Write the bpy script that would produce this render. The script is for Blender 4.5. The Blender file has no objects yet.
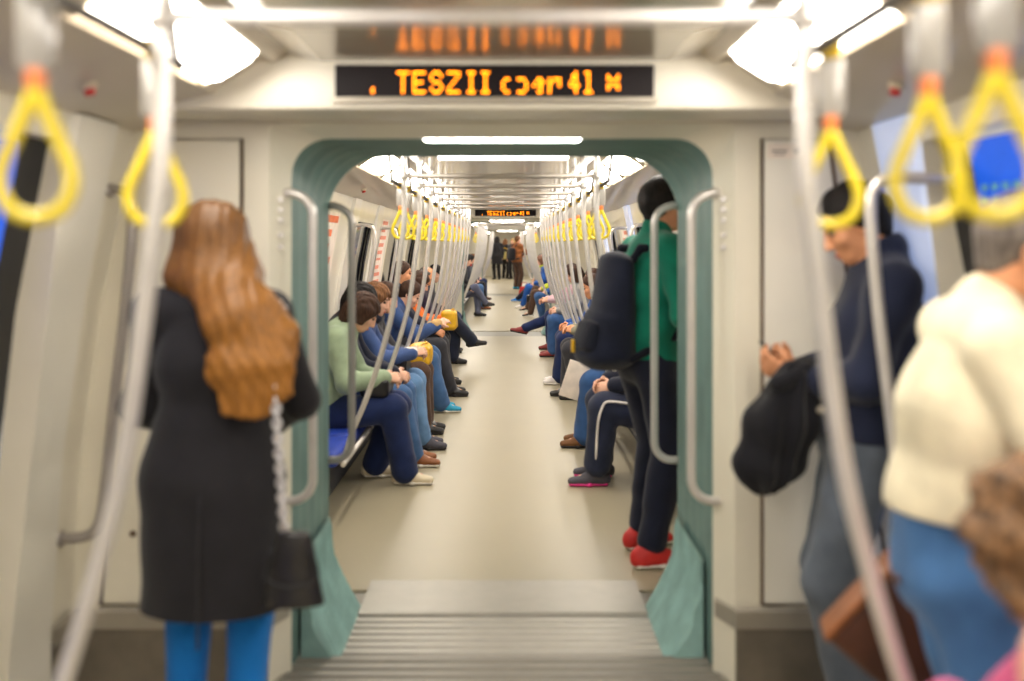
import bpy, bmesh, math, random
import numpy as np
from mathutils import Vector, Matrix
random.seed(7)
sc = bpy.context.scene
COL = sc.collection
PI = math.pi

# ------------------------------------------------------------------ materials
def lin(c):
    out = []
    for v in c:
        v = v/255.0
        out.append(v/12.92 if v <= .04045 else ((v+.055)/1.055)**2.4)
    return out

MATS = {}
def mat(name, rgb, rough=.5, metal=0., var=.06, scale=12., bump=0., bscale=80., coat=0., sheen=0., spec=.5,
        stretch=(1, 1, 1), emit=None, alpha=None):
    if name in MATS: return MATS[name]
    m = bpy.data.materials.new(name); m.use_nodes = True
    nt = m.node_tree; N = nt.nodes; L = nt.links
    b = N.get('Principled BSDF')
    b.inputs['Roughness'].default_value = rough
    b.inputs['Metallic'].default_value = metal
    b.inputs['Coat Weight'].default_value = coat
    b.inputs['Sheen Weight'].default_value = sheen
    b.inputs['Specular IOR Level'].default_value = spec
    tc = N.new('ShaderNodeTexCoord')
    mp = N.new('ShaderNodeMapping'); mp.inputs['Scale'].default_value = stretch
    L.new(tc.outputs['Object'], mp.inputs['Vector'])
    no = N.new('ShaderNodeTexNoise'); no.inputs['Scale'].default_value = scale; no.inputs['Detail'].default_value = 3
    L.new(mp.outputs['Vector'], no.inputs['Vector'])
    cr = N.new('ShaderNodeValToRGB')
    c = lin(rgb)
    lo = [max(0, v*(1-var*2)) for v in c]; hi = [min(1, v*(1+var*2)) for v in c]
    cr.color_ramp.elements[0].color = lo+[1]; cr.color_ramp.elements[1].color = hi+[1]
    cr.color_ramp.elements[0].position = .3; cr.color_ramp.elements[1].position = .7
    L.new(no.outputs['Fac'], cr.inputs['Fac'])
    L.new(cr.outputs['Color'], b.inputs['Base Color'])
    if bump > 0:
        n2 = N.new('ShaderNodeTexNoise'); n2.inputs['Scale'].default_value = bscale; n2.inputs['Detail'].default_value = 4
        L.new(mp.outputs['Vector'], n2.inputs['Vector'])
        bp = N.new('ShaderNodeBump'); bp.inputs['Strength'].default_value = bump; bp.inputs['Distance'].default_value = .01
        L.new(n2.outputs['Fac'], bp.inputs['Height']); L.new(bp.outputs['Normal'], b.inputs['Normal'])
    if emit:
        b.inputs['Emission Color'].default_value = lin(emit[0])+[1]
        b.inputs['Emission Strength'].default_value = emit[1]
    MATS[name] = m
    return m

def fabric(name, rgb, var=.10, rough=.85, bump=.25): return mat(name, rgb, rough, var=var, scale=9, bump=bump, bscale=160, sheen=.15, spec=.2)

# ------------------------------------------------------------------ object helpers
def link(o, parent=None):
    COL.objects.link(o)
    if parent is not None: o.parent = parent
    return o
def tag(o, label=None, cat=None, group=None, kind=None):
    if label: o['label'] = label
    if cat: o['category'] = cat
    if group: o['group'] = group
    if kind: o['kind'] = kind
    return o
def thing(name, label, cat, loc=(0, 0, 0), rz=0, group=None):
    o = bpy.data.objects.new(name, None); o.empty_display_size = .05
    link(o); o.location = loc; o.rotation_euler = (0, 0, rz)
    return tag(o, label, cat, group)
def copy_tree(o, parent=None):
    c = o.copy(); COL.objects.link(c)
    if parent is not None: c.parent = parent
    for ch in list(o.children): copy_tree(ch, c)
    return c

class MB:
    """collects faces, then becomes ONE mesh object"""
    def __init__(s): s.v = []; s.f = []; s.sm = []
    def add(s, vs, fs, smooth=False):
        n = len(s.v); s.v += [tuple(map(float, p)) for p in vs]
        for f in fs: s.f.append([i+n for i in f]); s.sm.append(smooth)
        return s
    def box(s, c, d, R=None, bev=0.):
        x, y, z = [a/2 for a in d]; cv = Vector(c)
        if bev <= 0:
            pts = [(-x,-y,-z),(x,-y,-z),(x,y,-z),(-x,y,-z),(-x,-y,z),(x,-y,z),(x,y,z),(-x,y,z)]
            fs = [(0,3,2,1),(4,5,6,7),(0,1,5,4),(1,2,6,5),(2,3,7,6),(3,0,4,7)]
            pts = [((R @ Vector(p)) if R is not None else Vector(p))+cv for p in pts]
            return s.add(pts, fs)
        bm = bmesh.new(); bmesh.ops.create_cube(bm, size=1)
        for v in bm.verts: v.co = Vector((v.co.x*2*x, v.co.y*2*y, v.co.z*2*z))
        bmesh.ops.bevel(bm, geom=bm.edges[:], offset=bev, segments=3, affect='EDGES', profile=.5)
        bm.verts.index_update()
        pts = [((R @ v.co) if R is not None else v.co)+cv for v in bm.verts]
        fs = [[v.index for v in f.verts] for f in bm.faces]; bm.free()
        return s.add(pts, fs, True)
    def tube(s, pts, r, seg=12, closed=False, flat=None):
        P = [np.array(p, float) for p in pts]; n = len(P)
        T = []
        for i in range(n):
            a = P[i-1] if (i > 0 or closed) else P[i]; b = P[(i+1) % n] if (i < n-1 or closed) else P[i]
            t = b-a; T.append(t/(np.linalg.norm(t)+1e-9))
        up = np.array((0, 0, 1.)) if abs(T[0][2]) < .9 else np.array((0, 1., 0))
        u = np.cross(T[0], up); u /= np.linalg.norm(u)
        vs = []; fs = []
        for i in range(n):
            u = u-T[i]*np.dot(u, T[i]); u /= np.linalg.norm(u); w = np.cross(T[i], u)
            ri = r[i] if hasattr(r, '__len__') else r
            for k in range(seg):
                a = 2*PI*k/seg
                f1, f2 = (1, 1) if flat is None else flat
                vs.append(P[i]+ri*(math.cos(a)*u*f1+math.sin(a)*w*f2))
        m = n if closed else n-1
        for i in range(m):
            j = (i+1) % n
            for k in range(seg):
                l = (k+1) % seg
                fs.append((i*seg+k, i*seg+l, j*seg+l, j*seg+k))
        if not closed:
            fs.append(tuple(range(seg))[::-1]); fs.append(tuple((n-1)*seg+k for k in range(seg)))
        return s.add(vs, fs, True)
    def cyl(s, a, b, r, seg=20):
        s.tube([a, b], r, seg)
        for i in range(2): s.sm[-1-i] = False
        return s
    def extrude(s, prof, y0, y1, closed=False, smooth=False, flip=False):
        n = len(prof); vs = [(x, y0, z) for x, z in prof]+[(x, y1, z) for x, z in prof]; fs = []
        for i in range(n if closed else n-1):
            j = (i+1) % n; f = (i, j, j+n, i+n)
            fs.append(f[::-1] if flip else f)
        if closed: fs.append(tuple(range(n))[::-1]); fs.append(tuple(range(n, 2*n)))
        return s.add(vs, fs, smooth)
    def build(s, name, m, parent=None, kind=None, loc=None, auto=None):
        me = bpy.data.meshes.new(name); me.from_pydata(s.v, [], s.f); me.update()
        me.polygons.foreach_set('use_smooth', s.sm)
        me.materials.append(m)
        o = bpy.data.objects.new(name, me); link(o, parent)
        if kind: o['kind'] = kind
        if loc is not None: o.location = loc
        return o

def smoothpath(pts, n=8, closed=False):
    P = [np.array(p, float) for p in pts]; out = []; N = len(P)
    rng = range(N if closed else N-1)
    for i in rng:
        p0 = P[i-1] if (i > 0 or closed) else 2*P[0]-P[1]
        p1 = P[i]; p2 = P[(i+1) % N]
        p3 = P[(i+2) % N] if (i+2 < N or closed) else 2*P[-1]-P[-2]
        for k in range(n):
            t = k/n
            out.append(.5*((2*p1)+(-p0+p2)*t+(2*p0-5*p1+4*p2-p3)*t*t+(-p0+3*p1-3*p2+p3)*t**3))
    if not closed: out.append(P[-1])
    return out

# ------------------------------------------------------------------ implicit surfaces -> one continuous mesh
def unit(v): v = np.array(v, float); return v/(np.linalg.norm(v)+1e-12)
EDG = []
_c = [(i, j, k) for i in (0, 1) for j in (0, 1) for k in (0, 1)]
for a in _c:
    for b in _c:
        if sum(abs(x-y) for x, y in zip(a, b)) == 1 and a < b: EDG.append((a, b))

class SDF:
    def __init__(s): s.ops = []
    def cone(s, a, b, ra, rb, k=.02, u=None, cap=1.):
        ra = ra if hasattr(ra, '__len__') else (ra, ra); rb = rb if hasattr(rb, '__len__') else (rb, rb)
        s.ops.append(('cone', np.array(a, float), np.array(b, float), ra, rb, k, u, cap)); return s
    def ell(s, c, r, R=None, k=.02, sub=False):
        r = r if hasattr(r, '__len__') else (r, r, r)
        s.ops.append(('ell', np.array(c, float), np.array(r, float), np.eye(3) if R is None else R, k, sub)); return s
    def rbox(s, c, half, rad, R=None, k=.01):
        s.ops.append(('rbox', np.array(c, float), np.array(half, float), rad, np.eye(3) if R is None else R, k)); return s
    def cut(s, q, n):
        s.ops.append(('cut', np.array(q, float), unit(n))); return s
    def chain(s, pts, rs, k=.01, u=None):
        for i in range(len(pts)-1): s.cone(pts[i], pts[i+1], rs[i], rs[i+1], k, u)
        return s
    def arrays(s, h, disp=None):
        lo = np.full(3, 1e9); hi = -lo
        bb = []
        for o in s.ops:
            if o[0] == 'cone':
                m = max(o[3]+o[4]) if isinstance(o[3], tuple) else max(max(o[3]), max(o[4]))
                m = m+o[5]*.5+2*h
                a, b = np.minimum(o[1], o[2])-m, np.maximum(o[1], o[2])+m
            elif o[0] == 'ell': m = max(o[2])+o[4]*.5+2*h; a, b = o[1]-m, o[1]+m
            elif o[0] == 'rbox': m = np.linalg.norm(o[2])+o[3]+o[5]*.5+2*h; a, b = o[1]-m, o[1]+m
            else: bb.append(None); continue
            bb.append((a, b))
            if not (o[0] == 'ell' and o[5]): lo = np.minimum(lo, a); hi = np.maximum(hi, b)
        n = np.ceil((hi-lo)/h).astype(int)+2
        ax = [(lo[i]+h*np.arange(n[i])).astype(np.float32) for i in range(3)]
        F = np.full(n, 9., np.float32)
        for o, b in zip(s.ops, bb):
            if o[0] == 'cut':
                d = ((ax[0]-o[1][0])*o[2][0])[:, None, None]+((ax[1]-o[1][1])*o[2][1])[None, :, None]+((ax[2]-o[1][2])*o[2][2])[None, None, :]
                np.maximum(F, d, out=F); continue
            i0 = np.clip(np.floor((b[0]-lo)/h).astype(int), 0, n-1); i1 = np.clip(np.ceil((b[1]-lo)/h).astype(int)+1, 1, n)
            if np.any(i1 <= i0): continue
            sl = tuple(slice(i0[i], i1[i]) for i in range(3))
            x = ax[0][sl[0]]; y = ax[1][sl[1]]; z = ax[2][sl[2]]
            def comp(c, w): return ((x-c[0])*np.float32(w[0]))[:, None, None]+((y-c[1])*np.float32(w[1]))[None, :, None]+((z-c[2])*np.float32(w[2]))[None, None, :]
            sub = False
            if o[0] == 'cone':
                _, a, bb_, ra, rb, k, u, cap = o
                d = bb_-a; L = np.linalg.norm(d)+1e-6; w = d/L
                if u is None: u = (1, 0, 0) if abs(w[0]) < .9 else (0, 1, 0)
                u = np.array(u, float); u = unit(u-w*np.dot(u, w)); v = np.cross(w, u)
                pw = comp(a, w); t = np.clip(pw/L, 0, 1); e = pw-t*L
                rx = ra[0]+(rb[0]-ra[0])*t; ry = ra[1]+(rb[1]-ra[1])*t
                mn = np.minimum(rx, ry)
                D = (np.sqrt((comp(a, u)/rx)**2+(comp(a, v)/ry)**2+(e/(mn*cap))**2)-1)*mn
            elif o[0] == 'ell':
                _, c, r, R, k, sub = o
                A = [comp(c, R[:, i])/r[i] for i in range(3)]
                k0 = np.sqrt(A[0]**2+A[1]**2+A[2]**2)+1e-6
                k1 = np.sqrt((A[0]/r[0])**2+(A[1]/r[1])**2+(A[2]/r[2])**2)+1e-6
                D = k0*(k0-1)/k1
            else:
                _, c, hf, rad, R, k = o
                A = [np.abs(comp(c, R[:, i]))-(hf[i]-rad) for i in range(3)]
                D = np.sqrt(sum(np.maximum(q, 0)**2 for q in A))+np.minimum(np.maximum(np.maximum(A[0], A[1]), A[2]), 0)-rad
            G = F[sl]
            if sub:
                D = -D; hh = np.maximum(k-np.abs(G-D), 0)/k; F[sl] = np.maximum(G, D)+hh*hh*k*.25
            else:
                hh = np.maximum(k-np.abs(G-D), 0)/k; F[sl] = np.minimum(G, D)-hh*hh*k*.25
        # naive surface nets
        S = F < 0
        S[0] = S[-1] = False; S[:, 0] = S[:, -1] = False; S[:, :, 0] = S[:, :, -1] = False
        F = np.where(S, F, np.maximum(F, 1e-5))
        c = np.zeros(n-1, np.int8)
        for (i, j, k) in _c: c += S[i:n[0]-1+i, j:n[1]-1+j, k:n[2]-1+k]
        act = (c > 0) & (c < 8)
        ijk = np.argwhere(act); idx = np.full(n-1, -1, np.int32); idx[act] = np.arange(len(ijk))
        pos = np.zeros((len(ijk), 3)); cnt = np.zeros(len(ijk))
        for a, b in EDG:
            fa = F[ijk[:, 0]+a[0], ijk[:, 1]+a[1], ijk[:, 2]+a[2]]; fb = F[ijk[:, 0]+b[0], ijk[:, 1]+b[1], ijk[:, 2]+b[2]]
            cr = (fa < 0) != (fb < 0); t = np.where(cr, fa/np.where(cr, fa-fb, 1), 0)
            pos += cr[:, None]*(np.array(a)+t[:, None]*(np.array(b)-np.array(a))); cnt += cr
        V = lo+h*(ijk+pos/cnt[:, None])
        Q = []
        for axn in range(3):
            o1, o2 = (axn+1) % 3, (axn+2) % 3
            A = [slice(None)]*3; B = [slice(None)]*3; A[axn] = slice(0, -1); B[axn] = slice(1, None)
            E = S[tuple(A)] != S[tuple(B)]
            e = np.argwhere(E); e = e[(e[:, o1] > 0) & (e[:, o2] > 0)]
            ins = S[e[:, 0], e[:, 1], e[:, 2]]
            q = []
            for d1, d2 in ((-1, -1), (0, -1), (0, 0), (-1, 0)):
                g = e.copy(); g[:, o1] += d1; g[:, o2] += d2
                q.append(idx[g[:, 0], g[:, 1], g[:, 2]])
            q = np.stack(q, 1); q = np.where(ins[:, None], q, q[:, ::-1]); Q.append(q)
        Q = np.concatenate(Q)
        if disp is not None:
            fn = np.zeros_like(V)
            nr = np.cross(V[Q[:, 2]]-V[Q[:, 0]], V[Q[:, 3]]-V[Q[:, 1]])
            for i in range(4): np.add.at(fn, Q[:, i], nr)
            fn /= np.linalg.norm(fn, axis=1)[:, None]+1e-12
            V = V+fn*disp(V)[:, None]
        return V, Q
    def build(s, name, h, m, parent=None, disp=None, S=1., loc=None, smooth=1):
        V, Q = s.arrays(h, disp)
        for _ in range(smooth):
            acc = np.zeros_like(V); ct = np.zeros(len(V))
            for i in range(4):
                for j in (1, 3):
                    np.add.at(acc, Q[:, i], V[Q[:, (i+j) % 4]]); np.add.at(ct, Q[:, i], 1)
            V = V*.5+.5*acc/np.maximum(ct, 1)[:, None]
        V = V*S
        me = bpy.data.meshes.new(name)
        me.vertices.add(len(V)); me.vertices.foreach_set('co', V.astype(np.float32).ravel())
        me.loops.add(len(Q)*4); me.loops.foreach_set('vertex_index', Q.astype(np.int32).ravel())
        me.polygons.add(len(Q)); me.polygons.foreach_set('loop_start', np.arange(0, len(Q)*4, 4, dtype=np.int32))
        try: me.polygons.foreach_set('loop_total', np.full(len(Q), 4, dtype=np.int32))
        except Exception: pass
        me.polygons.foreach_set('use_smooth', np.ones(len(Q), bool))
        me.update(calc_edges=True); me.validate()
        me.materials.append(m)
        o = bpy.data.objects.new(name, me); link(o, parent)
        if loc is not None: o.location = loc
        return o

def foldfn(amp, f, seed):
    rs = np.random.RandomState(seed); W = rs.randn(5, 3); ph = rs.rand(5)*6.28
    def fn(V):
        o = np.zeros(len(V))
        wx = V+.03*np.sin(V[:, [1, 2, 0]]*9+ph[:3])
        for i in range(5):
            w = W[i]/np.linalg.norm(W[i])*f*(.6+.35*i)
            o += np.sin(wx@w+ph[i])/(1+.5*i)
        return amp*o*.6
    return fn
ORD = ['first','second','third','fourth','fifth','sixth','seventh','eighth','ninth','tenth','eleventh','twelfth','thirteenth','fourteenth',
 'fifteenth','sixteenth','seventeenth','eighteenth','nineteenth','twentieth','twenty-first','twenty-second','twenty-third','twenty-fourth',
 'twenty-fifth','twenty-sixth','twenty-seventh','twenty-eighth','twenty-ninth','thirtieth']
# ------------------------------------------------------------------ palette of the train
M_wall = mat('ivory_panel', (235, 229, 212), .32, var=.02, scale=3, coat=.3)
M_wallw = mat('white_panel', (240, 236, 225), .28, var=.02, scale=3, coat=.4)
M_wallglow = mat('blue_glow_panel', (226, 234, 250), .25, var=.02, scale=3, coat=.4, emit=((176, 200, 255), .16))  # bluish colour and weak emission stand in for glow reflected on white panels
M_cove = mat('warm_grey_cove', (206, 196, 178), .35, var=.02, scale=2, coat=.25)
M_head = mat('header_white', (232, 226, 210), .35, var=.02, scale=3)
M_ceil = mat('glossy_ceiling', (164, 152, 130), .24, var=.03, scale=2, coat=.5)
M_ceil.node_tree.nodes['Principled BSDF'].inputs['Coat Roughness'].default_value = .16
M_teal = mat('teal_rubber', (110, 140, 135), .55, var=.06, scale=6, bump=.1, bscale=40)
M_teal2 = mat('teal_cover', (140, 176, 172), .5, var=.10, scale=9, bump=.15, bscale=50)
M_steel = mat('brushed_steel', (196, 194, 190), .28, 1., var=.05, scale=30, stretch=(1, 1, .1))
M_chrome = mat('painted_rail', (214, 210, 206), .3, .45, var=.03, scale=10)
M_rail2 = mat('grey_rail', (176, 170, 166), .3, .6, var=.03, scale=10)
M_srail = mat('dark_grey_rail', (92, 88, 84), .55, .0, var=.03, scale=10, spec=.2)
M_bar = mat('crossbar_metal', (168, 160, 150), .4, .5, var=.03, scale=10)
M_dark = mat('black_rubber', (24, 24, 28), .5, var=.1)
M_seam = mat('brown_gasket', (104, 84, 66), .6, var=.05)
M_kick = mat('grey_kick_panel', (128, 120, 108), .42, .35, var=.06, scale=10)
M_kickt = mat('light_kick_trim', (172, 165, 152), .35, .4, var=.04, scale=8)
M_glass = mat('dark_window_glass', (16, 18, 24), .06, var=.05, coat=1.)
M_yel = mat('yellow_plastic', (222, 200, 38), .38, var=.05, scale=20, coat=.2)
M_yeld = mat('yellow_webbing', (222, 186, 40), .7, var=.06, scale=40)
M_clear = mat('clear_white_plastic', (150, 146, 140), .3, var=.03, coat=.6)
M_oran = mat('orange_plastic', (226, 122, 52), .5)
M_red = mat('red_button', (190, 30, 28), .35)
M_blue = mat('royal_blue_seat', (28, 62, 170), .6, var=.1, scale=30, bump=.15)
M_back = mat('pale_grey_backrest', (200, 202, 208), .4, var=.04)
M_base = mat('bench_base', (52, 54, 62), .5, var=.08)
M_blk = mat('sign_black', (24, 17, 20), .6, var=.05, spec=.2)
M_led = mat('amber_led', (255, 140, 10), .4, emit=((255, 128, 6), 4.))
M_lamp = mat('lamp_diffuser', (255, 250, 242), .5, emit=((255, 247, 235), 8.5))
M_lampw = mat('lamp_tube_diffuser', (255, 255, 250), .5, emit=((255, 248, 236), 8.))
M_lframe = mat('lamp_frame', (214, 204, 184), .4)
M_plate = mat('floor_plate_metal', (168, 164, 155), .42, .35, var=.02, scale=14)
M_plate2 = mat('floor_plate_dark', (138, 134, 125), .45, .35, var=.02, scale=14)
M_paper = mat('poster_white', (238, 226, 214), .6)
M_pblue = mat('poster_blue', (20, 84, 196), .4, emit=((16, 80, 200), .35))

def floor_mat():
    m = mat('linoleum_floor', (168, 159, 135), .36, var=.012, scale=2, bump=.04, bscale=300, spec=.4)
    return m
M_floor = floor_mat()

WALL = [(1.40, 0.), (1.40, .25), (1.365, .8), (1.295, 1.3), (1.19, 1.84)]
def wallx(z):
    for (a, z0), (b, z1) in zip(WALL, WALL[1:]):
        if z <= z1: return a+(b-a)*(z-z0)/(z1-z0)
    return WALL[-1][0]
CX = .02            # the gangway opening sits a hair off the car's centre line
GHW, GTOP, GR = .72, 1.83, .24

# ---------------------------------------------------------------- car shells
def outline(hw, top, r, n=8, cx=CX):
    P = [(-hw, 0.), (-hw, .5), (-hw, 1.), (-hw, top-r)]
    for i in range(1, n+1):
        a = PI-PI/2*i/n; P.append((-hw+r+r*math.cos(a), top-r+r*math.sin(a)))
    Q = [(-x, z) for x, z in P[::-1]]
    return [(x+cx, z) for x, z in P+[(0, top)]+Q]
def outer(n=8):
    P = [(-wallx(z)-.03, z) for z in (0., .5, 1., 1.55)]
    zs = 2.1; wx = 1.25
    for i in range(1, n+1):
        t = i/n
        P.append((-wallx(1.6+.5*min(1, t*2)*.5)-.03 if t < .5 else -(1.22-(t-.5)*2*.5), 1.6+min(1, t*2)*.5))
    Q = [(-x, z) for x, z in P[::-1]]
    return P+[(0, 2.1)]+Q
def bulkhead(yb, dr, rad=None):
    """white end wall of a car with a chamfered opening; dr = direction away from the car's interior"""
    n = 8; O = outer(n); Mi = outline(.768, 1.868, .03, n); I = outline(GHW, GTOP, rad or GR, n); k = len(O)
    vs = [(x, yb, z) for x, z in O]+[(x, yb, z) for x, z in Mi]+[(x, yb+dr*.12, z) for x, z in I]
    fs = []
    for a in (0, k):
        for i in range(k-1):
            f = (a+i, a+i+1, a+k+i+1, a+k+i); fs.append(f if dr < 0 else f[::-1])
    return MB().add(vs, fs).build('wall_end', M_wall, kind='structure')

def car(y0, y1, near_end=True, far_end=True, doors=(), windows=(), panels=()):
    MB().box((0, (y0+y1)/2, -.05), (2.9, y1-y0, .1)).build('floor', M_floor, kind='structure')
    # ceiling: coves at the sides, glossy flat middle
    c = MB()
    for s in (-1, 1):
        prof = [(s*1.20, 1.838), (s*1.0, 1.885), (s*.84, 1.92), (s*.825, 1.945), (s*.70, 2.022), (s*.66, 2.012), (s*.6, 2.06)]
        c.extrude(prof, y0, y1, flip=(s > 0))
    c.add([(-1.5, y0, 2.14), (1.5, y0, 2.14), (1.5, y1, 2.14), (-1.5, y1, 2.14)], [(0, 1, 2, 3)])
    for s in (-1, 1): c.add([(s*1.5, y0, 2.14), (s*1.5, y1, 2.14), (s*1.19, y1, 1.83), (s*1.19, y0, 1.83)], [(0, 1, 2, 3)])
    c.build('ceiling', M_cove, kind='structure')
    t = MB()
    t.extrude([(-.64, 2.045), (-.52, 2.018), (.52, 2.018), (.64, 2.045)], y0, y1)
    t.build('ceiling', M_ceil, kind='structure')
    for s, nm in ((-1, 'left'), (1, 'right')):
        gaps = sorted([(a, b, 'd') for a, b in doors]+[(a, b, 'w') for a, b in windows])
        w = MB(); y = y0
        def seg(a, b, z0, z1, off=0.):
            zs = [z0]+[z for _, z in WALL if z0 < z < z1]+[z1]
            w.extrude([(s*(wallx(z)+off), z) for z in zs], a, b, flip=(s < 0))
            return zs
        for a, b, k in gaps:
            seg(y, a, 0, 1.84)
            if k == 'w': seg(a, b, 0, .86); seg(a, b, 1.66, 1.84); z0, z1 = .86, 1.66
            else: seg(a, b, 1.76, 1.84); z0, z1 = 0., 1.76
            for yy in (a, b):                                   # reveals
                w.add([(s*wallx(z0), yy, z0), (s*wallx(z1), yy, z1), (s*(wallx(z1)+.09), yy, z1), (s*(wallx(z0)+.09), yy, z0)], [(0, 1, 2, 3)])
            for zz in (z0, z1):
                w.add([(s*wallx(zz), a, zz), (s*wallx(zz), b, zz), (s*(wallx(zz)+.09), b, zz), (s*(wallx(zz)+.09), a, zz)], [(0, 1, 2, 3)])
            y = b
        seg(y, y1, 0, 1.84)
        w.build('wall_'+nm, M_wall, kind='structure')
        bb = MB(); ye = y0
        for a, b, k in gaps:
            if k == 'd':
                bb.extrude([(s*1.392, 0.), (s*1.392, .2), (s*1.40, .21)], ye, a); ye = b
        bb.extrude([(s*1.392, 0.), (s*1.392, .2), (s*1.40, .21)], ye, y1)
        bb.build('baseboard_'+nm, M_kick, kind='structure')
    if near_end: bulkhead(y0+.0, -1)
    if far_end: bulkhead(y1, 1, .13)

WN = [0]; DN = [0]; TN = [0]
def window(s, a, b):
    WN[0] += 1
    o = MB().extrude([(s*(wallx(z)+.05), z) for z in (.84, 1.3, 1.68)], a-.01, b+.01, flip=(s < 0)).build('window_%d' % WN[0], M_glass, kind='structure')
    f = MB()
    for z in (.87, 1.65): f.tube([(s*(wallx(z)+.03), a, z), (s*(wallx(z)+.03), b, z)], .014, 8)
    for y in (a+.012, b-.012): f.tube([(s*(wallx(z)+.03), y, z) for z in (.87, 1.3, 1.65)], .014, 8)
    f.build('window_frame', M_dark, o)
def door(s, a, b):
    DN[0] += 1
    m = (a+b)/2
    root = MB()
    for y0, y1 in ((a+.05, m-.012), (m+.012, b-.05)):
        P = [0., .25, .75]
        root.extrude([(s*(wallx(z)+.055), z) for z in (0.02, .25, .72)], y0, y1, flip=(s < 0))
        root.extrude([(s*(wallx(z)+.055), z) for z in (1.68, 1.75)], y0, y1, flip=(s < 0))
        for q0, q1 in ((y0, y0+.07), (y1-.07, y1)):
            root.extrude([(s*(wallx(z)+.055), z) for z in (.72, 1.3, 1.68)], q0, q1, flip=(s < 0))
    d = root.build('door_%d' % DN[0], M_wallw, kind='structure')
    g = MB(); r = MB()
    for y0, y1 in ((a+.05, m-.012), (m+.012, b-.05)):
        g.extrude([(s*(wallx(z)+.065), z) for z in (.70, 1.3, 1.70)], y0+.06, y1-.06, flip=(s < 0))
    for yy, w in ((a+.02, .06), (m, .03), (b-.07, .15)):  # narrow strips are rubber; the wide black one paints the dark door pocket recess
        r.extrude([(s*(wallx(z)+.05), z) for z in (0., .25, .8, 1.3, 1.76)], yy-w/2-.01, yy+w/2+.01, flip=(s < 0))
    g.build('window_pane', M_glass, d); r.build('seal_and_dark_gap', M_dark, d)
    MB().box((s*1.47, m, -.03), (.16, b-a, .07)).build('threshold', M_plate2, d)
def pillar(s, a, b, m):
    TN[0] += 1
    p = MB(); zs = (.0, .25, .8, 1.3, 1.838)
    i = [(s*(wallx(z)-.022), z) for z in zs]
    p.extrude(i, a+.015, b-.015, flip=(s < 0), smooth=False)
    for y0, y1 in ((a, a+.015), (b, b-.015)):
        n = len(zs)
        vs = [(s*(wallx(z)), y0, z) for z in zs]+[(s*(wallx(z)-.022), y1, z) for z in zs]
        p.add(vs, [(k, k+1, n+k+1, n+k) for k in range(n-1)])
    p.build('trim_%d' % TN[0], m, kind='structure')

def header(yf, yb):
    """boxed-in drop of the ceiling in front of a bulkhead"""
    TN[0] += 1
    MB().box((0, (yf+yb)/2, 1.985), (2.1, abs(yb-yf), .22), bev=.008).build('trim_%d' % TN[0], M_head, kind='structure')

FONT = {'T': ['11111','00100','00100','00100','00100','00100','00100'], 'E': ['11111','10000','10000','11110','10000','10000','11111'],
 'S': ['01110','10001','10000','01110','00001','10001','01110'], 'Z': ['11111','00001','00010','00100','01000','10000','11111'],
 'I': ['111','010','010','010','010','010','111'], 'c': ['0000','0000','0110','1000','1000','1000','0110'],
 'o': ['00000','00000','01110','00001','00001','00001','01110'], 'e': ['00000','00000','00110','01011','10110','00010','00110'],
 'r': ['00000','00000','10111','11001','10001','10000','10000'], 'A': ['0010','0110','0110','1010','1111','0010','0010'],
 'l': ['110','010','010','010','010','010','111'], 'x': ['00000','10001','11011','00100','11011','10001','00000'], '.': ['0','0','0','0','0','1','1']}
def led_sign(yf, label, face=-1, w=.95):
    r = thing('information_display', label, 'sign', (0, yf, 1.955), group='amber passenger displays')
    MB().box((0, -face*.012, 0), (w, .05, .098), bev=.004).build('housing', M_blk, r)
    k = MB()
    for zz in (-.056,): k.box((0, -face*.008, zz), (w+.02, .045, .014))
    k.build('bezel', M_kickt, r)
    d = MB()
    glyphs = [('.', 372), ('T', 397), ('E', 413), ('S', 430), ('Z', 447), ('I', 467), ('I', 481), ('c', 501), ('o', 514), ('e', 531), ('r', 547), ('A', 568), ('l', 583), ('x', 605)]
    for g, px in glyphs:
        rows = FONT[g]; x0 = (px-496.5)/333.
        for j, row in enumerate(rows):
            for i, c in enumerate(row):
                if c == '1':
                    X = x0+.012+i*.0074; Z = .024-j*.0096
                    n = 8
                    d.add([(X+.0034*math.cos(2*PI*q/n), face*.0145, Z+.0034*math.sin(2*PI*q/n)) for q in range(n)], [tuple(range(n))])
    d.build('lettering', M_led, r)
    return r

def lamp_strip(s, ya, yb, label):
    r = thing('ceiling_light', label, 'ceiling light', (s*.76, (ya+yb)/2, 1.975), group='strip lights along the ceiling coves')
    L = yb-ya
    MB().extrude([(s*(.815-.76), 1.926-1.975), (s*(.775-.76), 1.937-1.975), (s*(.695-.76), 1.987-1.975), (s*(.67-.76), 2.015-1.975)], -L/2, L/2, flip=(s > 0)).build('diffuser', M_lamp, r)
    for y in (-L/2, L/2): MB().box((0, y, .0), (.17, .03, .04), Matrix.Rotation(s*math.radians(32), 3, 'Y'), bev=.005).build('end_cap', M_lframe, r)
def portal_lamp(y, label):
    r = thing('gangway_light', label, 'ceiling light', (CX, y, 1.845), group='lights over the gangways')
    MB().box((0, 0, .012), (.62, .12, .02), bev=.006).build('housing', M_lframe, r)
    MB().box((0, 0, -.004), (.55, .085, .022), bev=.009).build('diffuser', M_lampw, r)

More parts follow.
